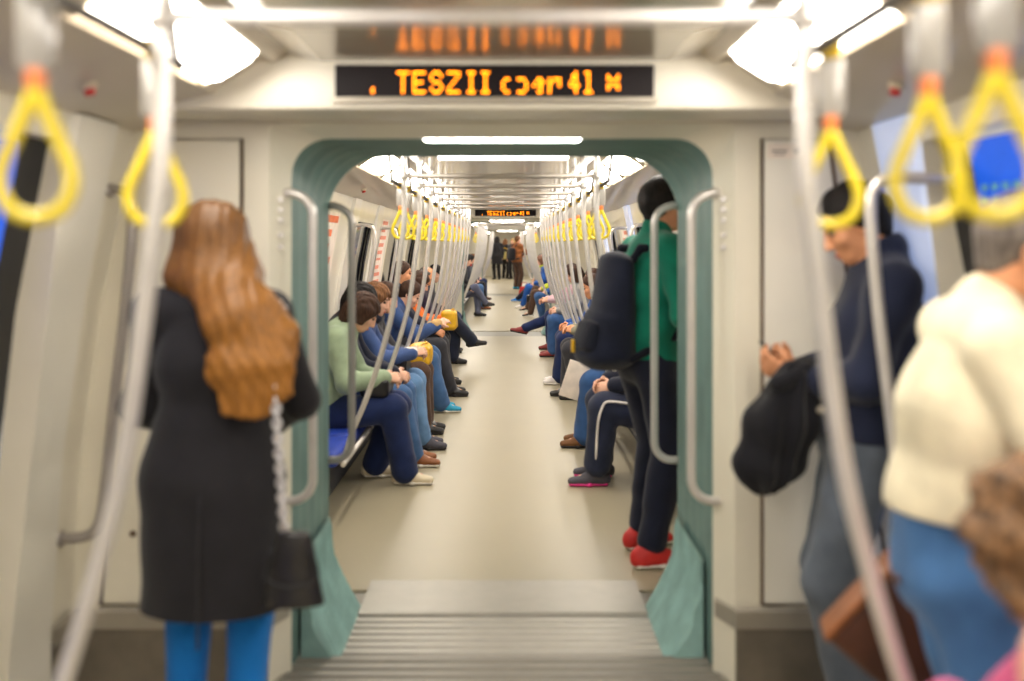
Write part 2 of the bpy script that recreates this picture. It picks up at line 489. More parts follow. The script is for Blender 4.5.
def gangway(ya, yb, tag_txt, full=True):
    n = len(outline(GHW, GTOP, GR, 10)); ys = [ya+.12*1]; steps = 15
    vs = []; fs = []
    for j in range(steps+1):
        y = ya+(yb-ya)*j/steps; k = outline(GHW, GTOP, .13+(GR-.13)*j/steps, 10); o = .012 if j % 3 == 1 else 0.
        for (x, z) in k: vs.append((x+(o if x > CX else -o), y, z+(o if z > 1.6 else 0)))
    for j in range(steps):
        for i in range(n-1): fs.append((j*n+i, (j+1)*n+i, (j+1)*n+i+1, j*n+i+1))
    MB().add(vs, fs, True).build('wall_gangway', M_teal, kind='structure')
    MB().box((CX, (ya+yb)/2, -.06), (1.8, yb-ya+.24, .1)).build('floor', M_plate2, kind='structure')
    for s, nm in ((-1, 'left'), (1, 'right')):
        prof = smoothpath([(.706, .36), (.70, .27), (.68, .19), (.638, .105), (.585, .018), (.572, 0.)], 6)
        L0, L1 = ya+.10, yb-.05; J = 64
        vs = []; fs = []; m = len(prof)
        for j in range(J+1):
            u = j/J; y = L0+(L1-L0)*u
            e = min(1, min(u, 1-u)/.12); sh = math.sqrt(1-(1-e)**2)*.25+.75
            for i, p in enumerate(prof):
                rib = .0085*math.sin((u*13+i/m*3.)*2*PI) if i < m-1 else 0
                x = .708-max(0,.708-p[0])*sh-rib*(1 if i > 3 else i/3)
                vs.append((CX+s*(x-CX*0), y, max(0.004, p[1]*(1 if i else 1))))
        for j in range(J):
            for i in range(m-1):
                f = (j*m+i, j*m+i+1, (j+1)*m+i+1, (j+1)*m+i); fs.append(f if s < 0 else f[::-1])
        mb = MB().add(vs, fs, True)
        # closed end caps
        for j in (0, J):
            base = [vs[j*m+i] for i in range(m)]+[(CX+s*.708, vs[j*m][1], 0.004)]
            mb.add(base, [tuple(range(m+1))])
        o = mb.build('gangway_corner_cover', M_teal2)
        tag(o, 'teal ribbed cover at the foot of the %s side of the %s' % (nm, tag_txt), 'cover', 'ribbed gangway covers')

def threshold(y0, y1, z, ribs, m, label, w=1.28):
    mb = MB(); n = max(2, ribs*2)
    prof = [(y0, 0.0)]
    if ribs:
        for i in range(ribs):
            a = y0+(y1-y0)*i/ribs; d = (y1-y0)/ribs
            prof += [(a+.08*d, z), (a+.62*d, z), (a+.66*d, max(.0005, z-.016)), (a+.98*d, max(.0005, z-.016))]
    else: prof += [(y0+.004, z-.003), (y0+.015, z), (y1-.02, z)]
    prof += [(y1, 0.)]
    vs = [(CX-w/2, y, zz) for y, zz in prof]+[(CX+w/2, y, zz) for y, zz in prof]; k = len(prof)
    fs = [(i, i+k, i+k+1, i+1) for i in range(k-1)]
    return tag(mb.add(vs, fs).build('threshold_plate', m), label, 'floor plate', 'metal plates on the gangway floor')

def grab_handle(name, pts, r, m, label, cat='handrail', group=None, feet=True):
    root = thing(name, label, cat, tuple(pts[0]), group=group)
    p0 = np.array(pts[0]); q = [np.array(p, float)-p0 for p in pts]
    MB().tube(q, r, 14).build('rail', m, root)
    if feet:
        for e, i in ((0, 1), (-1, -2)):
            d = unit(q[e]-q[i]); MB().cyl(q[e]-d*.008, q[e]+d*.003, r*1.45, 18).build('mounting_flange', m, root)
    return root

def rail_u(x0, y, ztop, zbot, out, r=.016):
    """U-shaped grab rail fixed at x0, standing off by out (signed)"""
    pts = [(x0, y, ztop), (x0+out*.35, y, ztop+.004)]
    for i in range(1, 9):
        a = PI/2*i/8; pts.append((x0+out*.35+out*.65*math.sin(a), y, ztop-.075*(1-math.cos(a))))
    pts += [(x0+out, y, z) for z in np.linspace(ztop-.1, zbot+.1, 8)]
    for i in range(0, 9):
        a = PI/2*i/8; pts.append((x0+out*.35+out*.65*math.cos(a), y, zbot+.075*(1-math.sin(a))))
    pts += [(x0, y, zbot)]
    return pts

POLE = [(.515, 2.04), (.515, 1.8), (.515, 1.6), (.533, 1.44), (.573, 1.14), (.615, .96), (.672, .77), (.735, .6), (.795, .46), (.835, .33)]
def pole(s, y, label, group, proto=None):
    if proto is not None:
        r = copy_tree(proto); r.location = (s*.52, y, 0); r['label'] = label
        if group: r['group'] = group
        return r
    r = thing('grab_pole', label, 'pole', (s*.52, y, 0), group=group)
    pts = smoothpath([(s*(x-.52), 0, z) for x, z in POLE], 5)
    MB().tube(pts, .0145, 14).build('tube', M_chrome, r)
    f = MB(); f.cyl((s*-.005, 0, 2.03), (s*-.005, 0, 2.05), .032); f.build('ceiling_flange', M_chrome, r)
    MB().cyl((s*-.005, 0, 1.815), (s*-.005, 0, 1.850), .021).build('clamp', M_chrome, r)
    return r
def crossbar(y, label, group, proto=None):
    if proto is not None:
        o = proto.copy(); COL.objects.link(o); o.location = (0, y, 1.833); o['label'] = label; return o
    if group == 'near bar': group = None
    o = MB().cyl((-.515, 0, 0), (.515, 0, 0), .0125, 16).build('crossbar', M_bar, loc=(0, y, 1.833))
    return tag(o, label, 'rail', group)
def strap_rail(s, ya, yb, label, group):
    r = thing('strap_rail', label, 'rail', (s*.565, (ya+yb)/2, 1.80), group=group); L = (yb-ya)/2
    MB().cyl((0, -L, 0), (0, L, 0), .012, 14).build('tube', M_srail, r)
    n = max(2, int(L*2/1.0)+1)
    for i in range(n):
        y = -L+.02+(2*L-.04)*i/(n-1); MB().cyl((0, y, 0), (s*.03, y, .24), .008, 10).build('bracket', M_srail, r)
STRAP = None
def strap(s, y, label, group, rz=0., xo=0.):
    global STRAP
    if STRAP is not None:
        r = copy_tree(STRAP); r.location = (s*.565+xo, y, 1.80); r['label'] = label; r['group'] = group; r.rotation_euler = (0, 0, rz); return r
    r = thing('hanging_strap', label, 'strap', (s*.565+xo, y, 1.80), rz, group); STRAP = r
    b = MB()
    ring = [(.0, .018*math.cos(a), .018*math.sin(a)) for a in np.linspace(0, 2*PI, 16, endpoint=False)]
    b.tube(ring, .012, 8, closed=True, flat=(1.4, .25)); b.build('webbing_band', M_yeld, r)
    h = MB(); h.box((0, 0, -.068), (.046, .014, .10), bev=.006); h.build('holder', M_clear, r)
    MB().box((0, 0, -.127), (.022, .016, .028), bev=.005).build('joint', M_oran, r)
    pts = smoothpath([(0, 0, -.138), (.012, 0, -.165), (.030, 0, -.205), (.043, 0, -.235), (.044, 0, -.262), (.030, 0, -.288), (0, 0, -.298),
                      (-.030, 0, -.288), (-.044, 0, -.262), (-.043, 0, -.235), (-.030, 0, -.205), (-.012, 0, -.165)], 5, True)
    MB().tube(pts, .0072, 10, closed=True, flat=(1.0, 1.25)).build('handle', M_yel, r)
    return r

BENCH = None
def bench(s, ya, yb, label, group):
    r = thing('bench_seat', label, 'bench', (s*1.1, (ya+yb)/2, 0), group=group); L = yb-ya
    b = MB(); b.box((s*.08, 0, .145), (.40, L-.04, .26), bev=.02); b.build('base', M_base, r)
    n = max(1, round(L/.5)); w = L/n
    for i in range(n):
        y = -L/2+w*(i+.5)
        MB().box((s*0., y, .318), (.47, w-.02, .085), bev=.03).build('seat', M_blue, r)
        MB().box((s*.155, y, .60), (.07, w-.02, .34), Matrix.Rotation(-s*math.radians(7), 3, 'Y'), bev=.03).build('backrest', M_back, r)
    f = MB().cyl((s*-.265, -L/2, .30), (s*-.265, L/2, .30), .014, 12); f.build('front_rail', M_chrome, r)
    return r

# ================================================================= the cars
D1 = [(1.66, 2.82)]
car(-4.0, 3.3, near_end=False, doors=D1, windows=[(-1.6, 1.3)])
D2 = [(4.62, 5.22), (14.75, 15.4)]
W2 = [(6.0, 6.75), (8.35, 9.45), (10.75, 12.1), (12.9, 14.2)]
car(4.25, 15.95, doors=D2, windows=W2)
car(16.9, 28.4, doors=[(17.4, 18.3)], windows=[(19.2, 21.4), (22.6, 24.8), (26, 27.6)])
car(29.35, 46., far_end=False, doors=[], windows=[(31, 34), (36, 39)])
MB().add([(-1.5, 46, 0), (1.5, 46, 0), (1.5, 46, 2.1), (-1.5, 46, 2.1)], [(0, 1, 2, 3)]).build('wall_end', M_wall, kind='structure')
MB().add([(-1.5, -4, 0), (1.5, -4, 0), (1.5, -4, 2.1), (-1.5, -4, 2.1)], [(0, 3, 2, 1)]).build('wall_end', M_wall, kind='structure')
for s in (-1, 1):
    for a, b in D1+D2+[(17.4, 18.3)]: door(s, a, b)
    for a, b in [(-1.6, 1.3)]+W2+[(19.2, 21.4), (22.6, 24.8), (26, 27.6), (31, 34), (36, 39)]: window(s, a, b)
    pillar(s, 2.822, 3.12, M_wallw if s < 0 else M_wallglow)
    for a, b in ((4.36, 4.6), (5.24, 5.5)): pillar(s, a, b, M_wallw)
    for a, b in ((7.95, 8.33), (9.47, 9.85), (12.2, 12.5)): pillar(s, a, b, M_wallw if s < 0 else M_wallglow)
header(3.0, 3.299); header(4.251, 4.55); header(15.6, 15.949); header(28.05, 28.399)
gangway(3.42, 4.13, 'nearest gangway'); gangway(16.07, 16.78, 'second gangway'); gangway(28.52, 29.23, 'third gangway')
led_sign(2.985, 'long black display with amber lettering over the nearest gangway')
led_sign(15.585, 'small distant black display with amber lettering at the far end of the next car')
for y, t in ((3.5, 'long white light over the near edge of the nearest gangway, uppermost'), (4.22, 'long white light over the far edge of the nearest gangway, just below the first'),
             (16.0, 'distant white light under the far display, over the second gangway'), (16.85, 'distant white light over the far edge of the second gangway'),
             (28.5, 'tiny distant light over the third gangway')): portal_lamp(y, t)
threshold(3.12, 3.56, .014, 7, M_plate2, 'dark ribbed metal plate nearest the camera on the gangway floor', 1.62)
threshold(3.57, 3.93, .010, 6, M_plate, 'middle ribbed metal plate between the teal gangway covers', 1.14)
threshold(3.935, 4.34, .018, 0, M_plate, 'smooth metal threshold plate at the far edge of the gangway', 1.14)
for s, nm in ((-1, 'left'), (1, 'right')):
    TN[0] += 1
    MB().tube([(CX+s*.79, 3.1, .012), (CX+s*.735, 3.42, .012)], .011, 8).build('trim_%d' % TN[0], M_kickt, kind='structure')
# kick panels and cabinets on the near bulkhead
for s, nm in ((-1, 'left'), (1, 'right')):
    path = [(s*1.385, 3.125), (s*1.385, 3.288), (CX+s*.775, 3.288), (CX+s*.728, 3.405)]
    b = MB(); t = MB()
    for (x0, ya), (x1, yb) in zip(path, path[1:]):
        f = (0, 1, 2, 3)
        b.add([(x0, ya, 0), (x1, yb, 0), (x1, yb, .21), (x0, ya, .21)], [f])
        d = .006
        t.add([(x0-s*d, ya-d, .205), (x1-s*d, yb-d, .205), (x1-s*d, yb-d, .262), (x0-s*d, ya-d, .262), (x0, ya, .272), (x1, yb, .272)], [(0, 1, 2, 3), (3, 2, 5, 4)])
    b.build('baseboard_'+nm, M_kick, kind='structure'); t.build('baseboard_'+nm, M_kickt, kind='structure')
    r = thing('equipment_cabinet', 'tall ivory cabinet door in the end wall, %s of the gangway' % nm, 'cabinet', (0, 3.29, 0))
    xi = CX+s*.855; zs = (.285, 1.815)
    def xo(z): return s*(wallx(z)-.10)
    cor = [(xi, zs[0]), (xo(zs[0]), zs[0]), (xo(zs[1]), zs[1]), (xi, zs[1])]
    MB().tube([(x, -.004, z) for x, z in cor], .006, 6, closed=True).build('gasket', M_seam, r)
    v = [(x+(.008*s if x == xi else -.008*s), -.009, z+(.008 if z < 1 else -.008)) for x, z in cor]
    v2 = [(x+(.002*s if x == xi else -.002*s), .002, z+(.002 if z < 1 else -.002)) for x, z in cor]
    MB().add(v+v2, [(0, 1, 2, 3)]+[(i, (i+1) % 4, 4+(i+1) % 4, 4+i) for i in range(4)]).build('door', M_wall if s < 0 else M_wallw, r)
    MB().cyl((s*1.19, -.012, .52), (s*1.19, -.004, .52), .011, 16).build('lock', M_seam, r)
r = thing('notice_label', 'small white notice with grey print at the top of the right cabinet door', 'label', (CX+.945, 3.278, 1.775))
MB().box((-.02, 0, 0), (.11, .003, .05)).build('plate', M_paper, r)
k = MB(); k.box((-.035, -.002, .0), (.05, .001, .006)); k.box((-.035, -.002, -.012), (.04, .001, .004)); k.cyl((.018, -.003, 0), (.018, -.001, 0), .011)
k.build('print', mat('grey_print', (140, 130, 120)), r)
for s, nm in ((-1, 'left'), (1, 'right')):       # bolts and hinge hardware on the chamfer
    h = thing('hinge_plate', 'row of small bright fittings on the %s edge of the gangway frame' % nm, 'fitting', (CX+s*.745, 3.35, 1.54))
    for z in (1.62, 1.585, 1.55, 1.5, 1.46): MB().cyl((s*.005, .01, z-1.54), (-s*.005, -.005, z-1.54), .010, 12).build('bolt', M_chrome, h)
    grab_handle('gangway_handrail', rail_u(CX+s*.755, 3.385, 1.64, .60, -s*.115), .0155, M_chrome, 'pale U-shaped handrail on the near %s edge of the gangway' % nm, group='gangway handrails')
    grab_handle('gangway_handrail', rail_u(CX+s*.735, 4.12, 1.625, .58, -s*.112), .0155, M_rail2 if s < 0 else M_chrome, 'U-shaped handrail on the far %s edge of the gangway' % nm, group='gangway handrails')
    # bent rail beside the door
    yr = 3.17 if s < 0 else 2.66; q = .03 if s < 0 else -.115
    pts = smoothpath([(s*1.23, yr, 1.64), (s*(1.185+q), yr, 1.646), (s*(1.135+q), yr, 1.625), (s*(1.12+q), yr, 1.56), (s*(1.14+q), yr, 1.3), (s*(1.175+q), yr, 1.0), (s*(1.205+q), yr, .72), (s*(1.225+q), yr, .59), (s*(1.265+q), yr, .545), (s*1.38, yr, .535)], 6)
    grab_handle('door_grab_rail', pts, .0165, M_rail2 if s < 0 else M_chrome, 'curved steel grab rail on the pillar beside the %s door' % nm, group='door grab rails')
    b = thing('alarm_button', 'small red button on the ceiling cove above the %s door' % nm, 'button', (s*1.03, 2.55, 1.876))
    MB().cyl((0, 0, 0), (-s*.004, 0, -.012), .02).build('collar', M_lframe, b)
    MB().cyl((0, 0, -.010), (-s*.006, 0, -.026), .0135).build('button', M_red, b)
    b2 = copy_tree(b); b2.location = (s*1.03, 7.4, 1.876); b2['label'] = 'small red button on the ceiling cove of the next car, %s side' % nm
# rails by the pillars of the next car
for s, nm in ((-1, 'left'), (1, 'right')):
    for y, o in ((8.0, 'nearer'), (9.6, 'farther')):
        pts = smoothpath([(s*1.18, y, 1.62), (s*1.08, y, 1.62), (s*1.03, y, 1.57), (s*1.04, y, 1.4), (s*1.09, y, 1.1), (s*1.14, y, .95), (s*1.34, y, .92)], 5)
        grab_handle('door_grab_rail', pts, .015, M_chrome, '%s curved grab rail on the %s wall of the next car' % (o, nm), group='door grab rails')

Y2 = [5.35+.92*i for i in range(11)]
# poles, rails, straps
def poles_for(car_name, ys, s, nm, proto):
    g = 'curved grab poles on the %s of the %s' % (nm, car_name)
    for i, y in enumerate(ys):
        q = pole(s, y, '%s curved steel pole along the %s benches of the %s' % (ORD[i], nm, car_name), g, proto)
        if proto is None: proto = q
    return proto
pl = pole(-1, 1.6, 'large curved pole in the left foreground, beside the woman in the dark coat', 'foreground grab poles')
pr = pole(1, 1.6, 'large curved pole in the right foreground, in front of the man with the phone', 'foreground grab poles')
cb = crossbar(1.6, 'large horizontal bar across the top of the foreground poles', 'near bar'); cb.data.materials[0] = M_chrome
cb = crossbar(Y2[0], 'first crossbar under the ceiling of the next car', 'ceiling crossbars')
for s, nm in ((-1, 'left'), (1, 'right')): strap_rail(s, .3, 1.85, 'overhead rail holding the yellow straps at the %s foreground' % nm, 'strap rails')
strap(-1, 1.235, 'yellow hanging strap at the far upper left, nearest the camera on that side', 'foreground hanging straps', 0., .022)
strap(-1, 1.69, 'yellow hanging strap behind the left foreground pole', 'foreground hanging straps', .15, .010)
strap(1, 1.68, 'yellow hanging strap just right of the right foreground pole', 'foreground hanging straps', -.2, .017)
strap(1, 1.29, 'yellow hanging strap in the middle of the three on the right', 'foreground hanging straps', .1, .017)
strap(1, 1.11, 'yellow hanging strap at the far upper right, largest of the three on the right', 'foreground hanging straps', 0., .017)
Y3 = [18.4+1.0*i for i in range(9)]
Y4 = [30.5+1.1*i for i in range(8)]
for s, nm, p in ((-1, 'left', pl), (1, 'right', pr)):
    poles_for('next car', Y2, s, nm, p); poles_for('second car beyond', Y3, s, nm, p); poles_for('farthest car', Y4, s, nm, p)
    strap_rail(s, 5.2, 14.7, 'long overhead strap rail on the %s of the next car' % nm, 'strap rails')
    strap_rail(s, 18.2, 26.6, 'long overhead strap rail on the %s of the second car beyond' % nm, 'strap rails')
    n = 0
    for i in range(10):
        for d in (.28, .62):
            strap(s, Y2[i]+d, '%s yellow strap from the gangway on the %s side of the next car' % (ORD[n], nm), 'hanging straps in the next car', random.uniform(-.3, .3)); n += 1
    for i in range(8):
        strap(s, Y3[i]+.4, '%s distant yellow strap on the %s of the second car beyond' % (ORD[i], nm), 'hanging straps in the second car beyond', random.uniform(-.3, .3))
for i, y in list(enumerate(Y2[:6]))[1:]: crossbar(y, '%s crossbar under the ceiling of the next car' % ORD[i], '', cb)
for i, y in enumerate(Y3[:2]): crossbar(y, '%s crossbar under the ceiling of the second car beyond' % ORD[i], '', cb)
for s, nm in ((-1, 'left'), (1, 'right')):
    bench(s, -.9, 1.62, 'blue bench along the %s wall in the foreground' % nm, 'blue benches')
    bench(s, 5.3, 14.55, 'long blue bench along the %s wall of the next car' % nm, 'blue benches')
    bench(s, 18.4, 27.6, 'long blue bench along the %s wall of the second car beyond' % nm, 'blue benches')
    bench(s, 30.4, 38.6, 'long blue bench along the %s wall of the farthest car' % nm, 'blue benches')
    seq = [('foreground', [(-1.1+1.02*i, -1.1+1.02*i+.88) for i in range(-2, 4)]), ('next car', [(4.75+1.02*i, 5.63+1.02*i) for i in range(10)]),
           ('second car beyond', [(17.2+1.02*i, 18.08+1.02*i) for i in range(10)]), ('farthest car', [(29.8+1.3*i, 30.8+1.3*i) for i in range(11)])]
    for nmc, ys in seq:
        for i, (a, b) in enumerate(ys):
            lamp_strip(s, a, b, '%s white light strip along the %s ceiling edge of the %s' % (ORD[i], nm, nmc))

# posters and stickers
def poster(s, y0, y1, z0, z1, m, label, printm=None, lines=0, name='poster'):
    zc = (z0+z1)/2
    r = thing(name, label, 'poster', (s*wallx(zc), (y0+y1)/2, zc))
    dx = lambda z, o: s*(wallx(z)-wallx(zc)-o)
    L = (y1-y0)/2; zz = [z0, zc, z1]
    MB().extrude([(dx(z, .006), z-zc) for z in zz], -L, L, flip=(s < 0)).build('sheet', m, r)
    if lines:
        k = MB(); h = (z1-z0)/lines
        rr = random.Random(int(y0*100))
        for i in range(lines):
            a = z0+h*(i+.25); b = z0+h*(i+.75); w = L*rr.uniform(.5, .9)
            k.extrude([(dx(a, .009), a-zc), (dx(b, .009), b-zc)], -L*.9, -L*.9+2*w*.95, flip=(s < 0))
        k.build('print', printm, r)
    return r
M_or = mat('orange_print', (232, 116, 60), .6); M_pk = mat('salmon_print', (226, 142, 116), .6); M_gr = mat('pale_green_print', (120, 190, 190), .5)
poster(-1, 6.9, 7.5, 1.0, 1.70, M_paper, 'white poster with orange lines on the left wall of the next car', M_or, 7)
poster(-1, 10.0, 10.55, 1.05, 1.72, M_paper, 'white poster with salmon print on the left wall beyond the pillars', M_pk, 9)
poster(1, 10.0, 10.5, 1.05, 1.62, M_paper, 'pale poster with red print on the right wall of the next car', M_pk, 8)
poster(1, 3.07, 3.27, 1.45, 1.66, M_pblue, 'small blue and orange poster behind the head of the man with the phone', M_or, 2)
def door_sticker(s, y0, y1, z0, z1, label, lines):
    zc = (z0+z1)/2; X = wallx(zc)+.045
    r = thing('door_poster', label, 'poster', (s*X, (y0+y1)/2, zc)); L = (y1-y0)/2
    MB().extrude([(s*(wallx(z)+.045-X), z-zc) for z in (z0, z1)], -L, L, flip=(s < 0)).build('sheet', M_pblue, r)
    if lines:
        k = MB(); yy = -L*.7
        for i in range(4):
            for z in (-.05, -.02): k.box((s*-.004, yy, z), (.002, .03, .016))
            yy += L*.42
        k.build('print', M_gr, r)
door_sticker(-1, 2.22, 2.66, 1.3, 1.74, 'tall blue poster on the left door, at the left edge of the picture', 0)
door_sticker(1, 2.38, 2.64, 1.53, 1.74, 'blue poster with pale print on the right door', 1)

# ------------------------------------------------------------------ light and camera
w = bpy.data.worlds.new('world'); sc.world = w; w.use_nodes = True
w.node_tree.nodes['Background'].inputs[0].default_value = (.9, .88, .84, 1); w.node_tree.nodes['Background'].inputs[1].default_value = .3
cam = bpy.data.cameras.new('camera'); co = bpy.data.objects.new('camera', cam); COL.objects.link(co)
co.location = (.04, 0, 1.47); co.rotation_euler = (PI/2, 0, 0)
cam.sensor_width = 36; cam.lens = 36*1000/1024.; cam.shift_x = 4/1024.; cam.shift_y = -96.5/1024.
cam.clip_start = .05
cam.dof.use_dof = True; cam.dof.focus_distance = 10.; cam.dof.aperture_fstop = 1.3; cam.dof.aperture_blades = 0
sc.camera = co
sc.view_settings.view_transform = 'Standard'; sc.view_settings.exposure = 1.28
sc.cycles.use_denoising = True; sc.cycles.max_bounces = 8; sc.cycles.sample_clamp_indirect = 6.
# ================================================================= people
def Rz(a): a = math.radians(a); c, s = math.cos(a), math.sin(a); return np.array(((c, -s, 0), (s, c, 0), (0, 0, 1.)))
def Rl(a): a = math.radians(a); c, s = math.cos(a), math.sin(a); return np.array(((1., 0, 0), (0, c, s), (0, -s, c)))
def Ry(a): a = math.radians(a); c, s = math.cos(a), math.sin(a); return np.array(((c, 0, s), (0, 1., 0), (-s, 0, c)))
def A(*v): return np.array(v, float)
def ik(a, b, l1, l2, polev):
    d = b-a; D = np.linalg.norm(d); mx = (l1+l2)*.995
    if D > mx: b = a+d/D*mx; d = b-a; D = mx
    t = (l1*l1-l2*l2+D*D)/(2*D); hh = math.sqrt(max(l1*l1-t*t, 0)); u = d/D
    p = np.array(polev, float); p = unit(p-u*np.dot(p, u))
    return a+u*t+p*hh, b

SKIN = {'light': mat('skin_light', (226, 176, 150), .5, var=.05, scale=14, spec=.3), 'tan': mat('skin_tan', (206, 148, 116), .5, var=.05, scale=14, spec=.3),
        'warm': mat('skin_warm', (216, 152, 112), .5, var=.06, scale=14, spec=.3)}
def hairmat(name, rgb, var=.25): return mat(name, rgb, .6, var=var, scale=30, stretch=(3, 3, .5), bump=.3, bscale=60, spec=.2)
H_blk = hairmat('black_hair', (26, 22, 22)); H_brn = hairmat('dark_brown_hair', (62, 42, 32)); H_gry = hairmat('grey_hair', (112, 104, 98))
H_lbr = hairmat('light_brown_hair', (112, 76, 48))
M_eye = mat('eye', (40, 30, 26), .2, coat=1.)
M_lip = mat('lip', (186, 104, 92), .5)
M_sole_w = mat('white_sole', (232, 226, 216), .6); M_sole_d = mat('dark_sole', (34, 30, 30), .7)

DEF = dict(sit=False, S=1., h=.009, sex='m', lean=(0, 0, 0), twist=0, roll=0, head=(0, 0, 0), pz=None, lf=None, rf=None, lh=None, rh=None,
           lk=None, rk=None, le=None, re=None, lhd=None, rhd=None, lhn=None, rhn=None, curl=28, skin='light', top=None, legs=None, shoes=None, hair=None, face=True, sw=.175,
           belly=0., hip=0., z=0., hands=True)

def skeleton(p):
    J = {}
    sit = p['sit']; f = p['sex'] == 'f'
    pz = p['pz'] if p['pz'] is not None else (.50 if sit else .93)
    J['P'] = P = A(0, 0, pz); tw = Rz(p['twist'])
    R1 = tw @ Ry(p['roll']) @ Rl(p['lean'][0]); R2 = tw @ Ry(p['roll']) @ Rl(p['lean'][1]); R3 = tw @ Ry(p['roll']) @ Rl(p['lean'][2])
    J['R1'], J['R2'], J['R3'] = R1, R2, R3
    J['W'] = P+R1 @ A(0, 0, .13); J['C'] = J['W']+R2 @ A(0, 0, .19); J['N'] = J['C']+R3 @ A(0, -.01, .215)
    sw = p['sw']*(.93 if f else 1)
    y, pt, ro = p['head']
    Rh = tw @ Rz(y) @ Rl(pt) @ Ry(ro); J['Rh'] = Rh
    J['HB'] = J['N']+.5*(R3+Rh) @ A(0, .012, .06)
    J['H'] = J['HB']+Rh @ A(0, .022, .095)
    for s, n in ((-1, 'l'), (1, 'r')):
        J[n+'S'] = J['N']+R3 @ A(s*sw, -.005, -.065)
        hip = P+A(s*(.088), 0, -.02); J[n+'H'] = hip
        ft = p[n+'f'] or ((s*.10, .44, 0, -s*6, 0) if sit else (s*.10, 0., 0, -s*8, 0))
        J[n+'F'] = ft
        RF = Rz(ft[3]) @ Rl(-ft[4]); J[n+'RF'] = RF
        an = A(*ft[:3])+RF @ A(0, 0, .075)
        J[n+'K'], J[n+'A'] = ik(hip, an, .43, .425, p[n+'k'] or ((s*.12, 1, .9) if sit else (s*.05, 1, 0)))
        d = A(*(p[n+'h'] or ((s*.16, .27, pz+.12) if sit else (s*.25, .04, .88))))
        J[n+'E'], J[n+'W'] = ik(J[n+'S'], d, .285, .25, p[n+'e'] or (s*.6, -.5, -.6))
        J[n+'HD'] = unit(p[n+'hd'] if p[n+'hd'] is not None else (J[n+'W']-J[n+'E']))
        hn = p[n+'hn'] if p[n+'hn'] is not None else (-s*.8, .2 if sit else 0, -.5)
        hn = A(*hn); hn = hn-J[n+'HD']*np.dot(hn, J[n+'HD']); J[n+'HN'] = unit(hn)
    return J

def torso(sd, J, p, o, k=.03, low=True, neck=False):
    f = p['sex'] == 'f'; b = p['belly']; hp = p['hip']; X1 = J['R1'] @ A(1, 0, 0); X2 = J['R2'] @ A(1, 0, 0); X3 = J['R3'] @ A(1, 0, 0)
    fw = J['R1'] @ A(0, 1, 0)
    hx, hy = ((.168, .118) if f else (.158, .112)); wx, wy = ((.128, .095) if f else (.142, .105)); cx, cy = ((.145, .112) if f else (.165, .118))
    hx += hp; wx += b*.7; wy += b
    if low: sd.cone(J['P'], J['W']+fw*b*.4, (hx+o, hy+o+b*.6), (wx+o, wy+o), k, X1)
    sd.cone(J['W']+fw*b*.4, J['C'], (wx+o, wy+o), (cx+o, cy+o), k, X2)
    up = J['R3'] @ A(0, 0, 1); fr = J['R3'] @ A(0, 1, 0)
    sd.cone(J['C'], J['N']-up*.07, (cx+o, cy+o), (cx*.82+o, .08+o), k, X3)
    for s, n in ((-1, 'l'), (1, 'r')):
        sd.cone(J['N']-up*.03, J[n+'S']+up*.005, .05+o*.7, .052+o*.6, k)
        if f: sd.ell(J['C']+J['R3'] @ A(s*.065, .085, .03), (.055+o*.5, .05+o*.5, .055+o*.5), J['R3'], k)
    return sd
def arm(sd, J, n, o, frac=1., k=.022):
    sd.cone(J[n+'S'], J[n+'E'], .050+o, .040+o, k); sd.cone(J[n+'E'], J[n+'E']+(J[n+'W']-J[n+'E'])*frac, .041+o, .028+o*.9, k)
def leg(sd, J, n, o, frac=1., k=.02, ank=0., th=0.):
    sd.cone(J[n+'H'], J[n+'K'], .083+o+th, .056+o+ank*.4, k)
    e = J[n+'K']+(J[n+'A']-J[n+'K'])*frac
    sd.cone(J[n+'K'], e, .055+o+ank*.4, .055+(.038-.055)*frac+o+ank, k)
    d = unit(J[n+'A']-J[n+'K']); b = np.cross(d, A(1, 0, 0)); c = J[n+'K']+d*.13
    fwd = J[n+'RF'] @ A(0, 1, 0); fwd = unit(fwd-d*np.dot(fwd, d))
    if frac > .5: sd.cone(c-d*.07-fwd*.012, c+d*.09-fwd*.012, .048+o, .036+o, .03)

def hand(sd, J, p, n, s):
    w = J[n+'W']; d = J[n+'HD']; nn = J[n+'HN']; t = np.cross(d, nn)*(-1)          # across the palm
    # thumb side: towards the body's front/up
    ts = unit(t)
    if np.dot(ts, A(-s*.3, .8, .6)) < 0: ts = -ts
    sd.cone(w-d*.02, w+d*.02, (.027, .021), (.032, .019), .012, ts)
    sd.cone(w+d*.02, w+d*.085, (.034, .017), (.040, .014), .012, ts)
    cu = p['curl']
    for i, (off, ln) in enumerate(((.030, .072), (.0105, .08), (-.0095, .075), (-.029, .058))):
        a = w+d*(.088-.003*abs(i-1.3))+ts*off; ang = cu*(.6+.12*i); pts = [a]; dd = d+ts*off*1.6
        for q, fr in enumerate((.42, .32, .26)):
            c, sn = math.cos(math.radians(ang)), math.sin(math.radians(ang))
            pts.append(pts[-1]+(unit(dd)*c+nn*sn)*ln*fr); ang += cu*(1.1 if q == 0 else .7)
        sd.chain(pts, (.0095, .009, .008, .0068), .004)
    b = w+d*.03+ts*.026
    q = b+ts*.03+d*.026+nn*.012; r = q+d*.026+ts*.008+nn*.012
    sd.chain([b, q, r], (.0135, .0105, .008), .008)

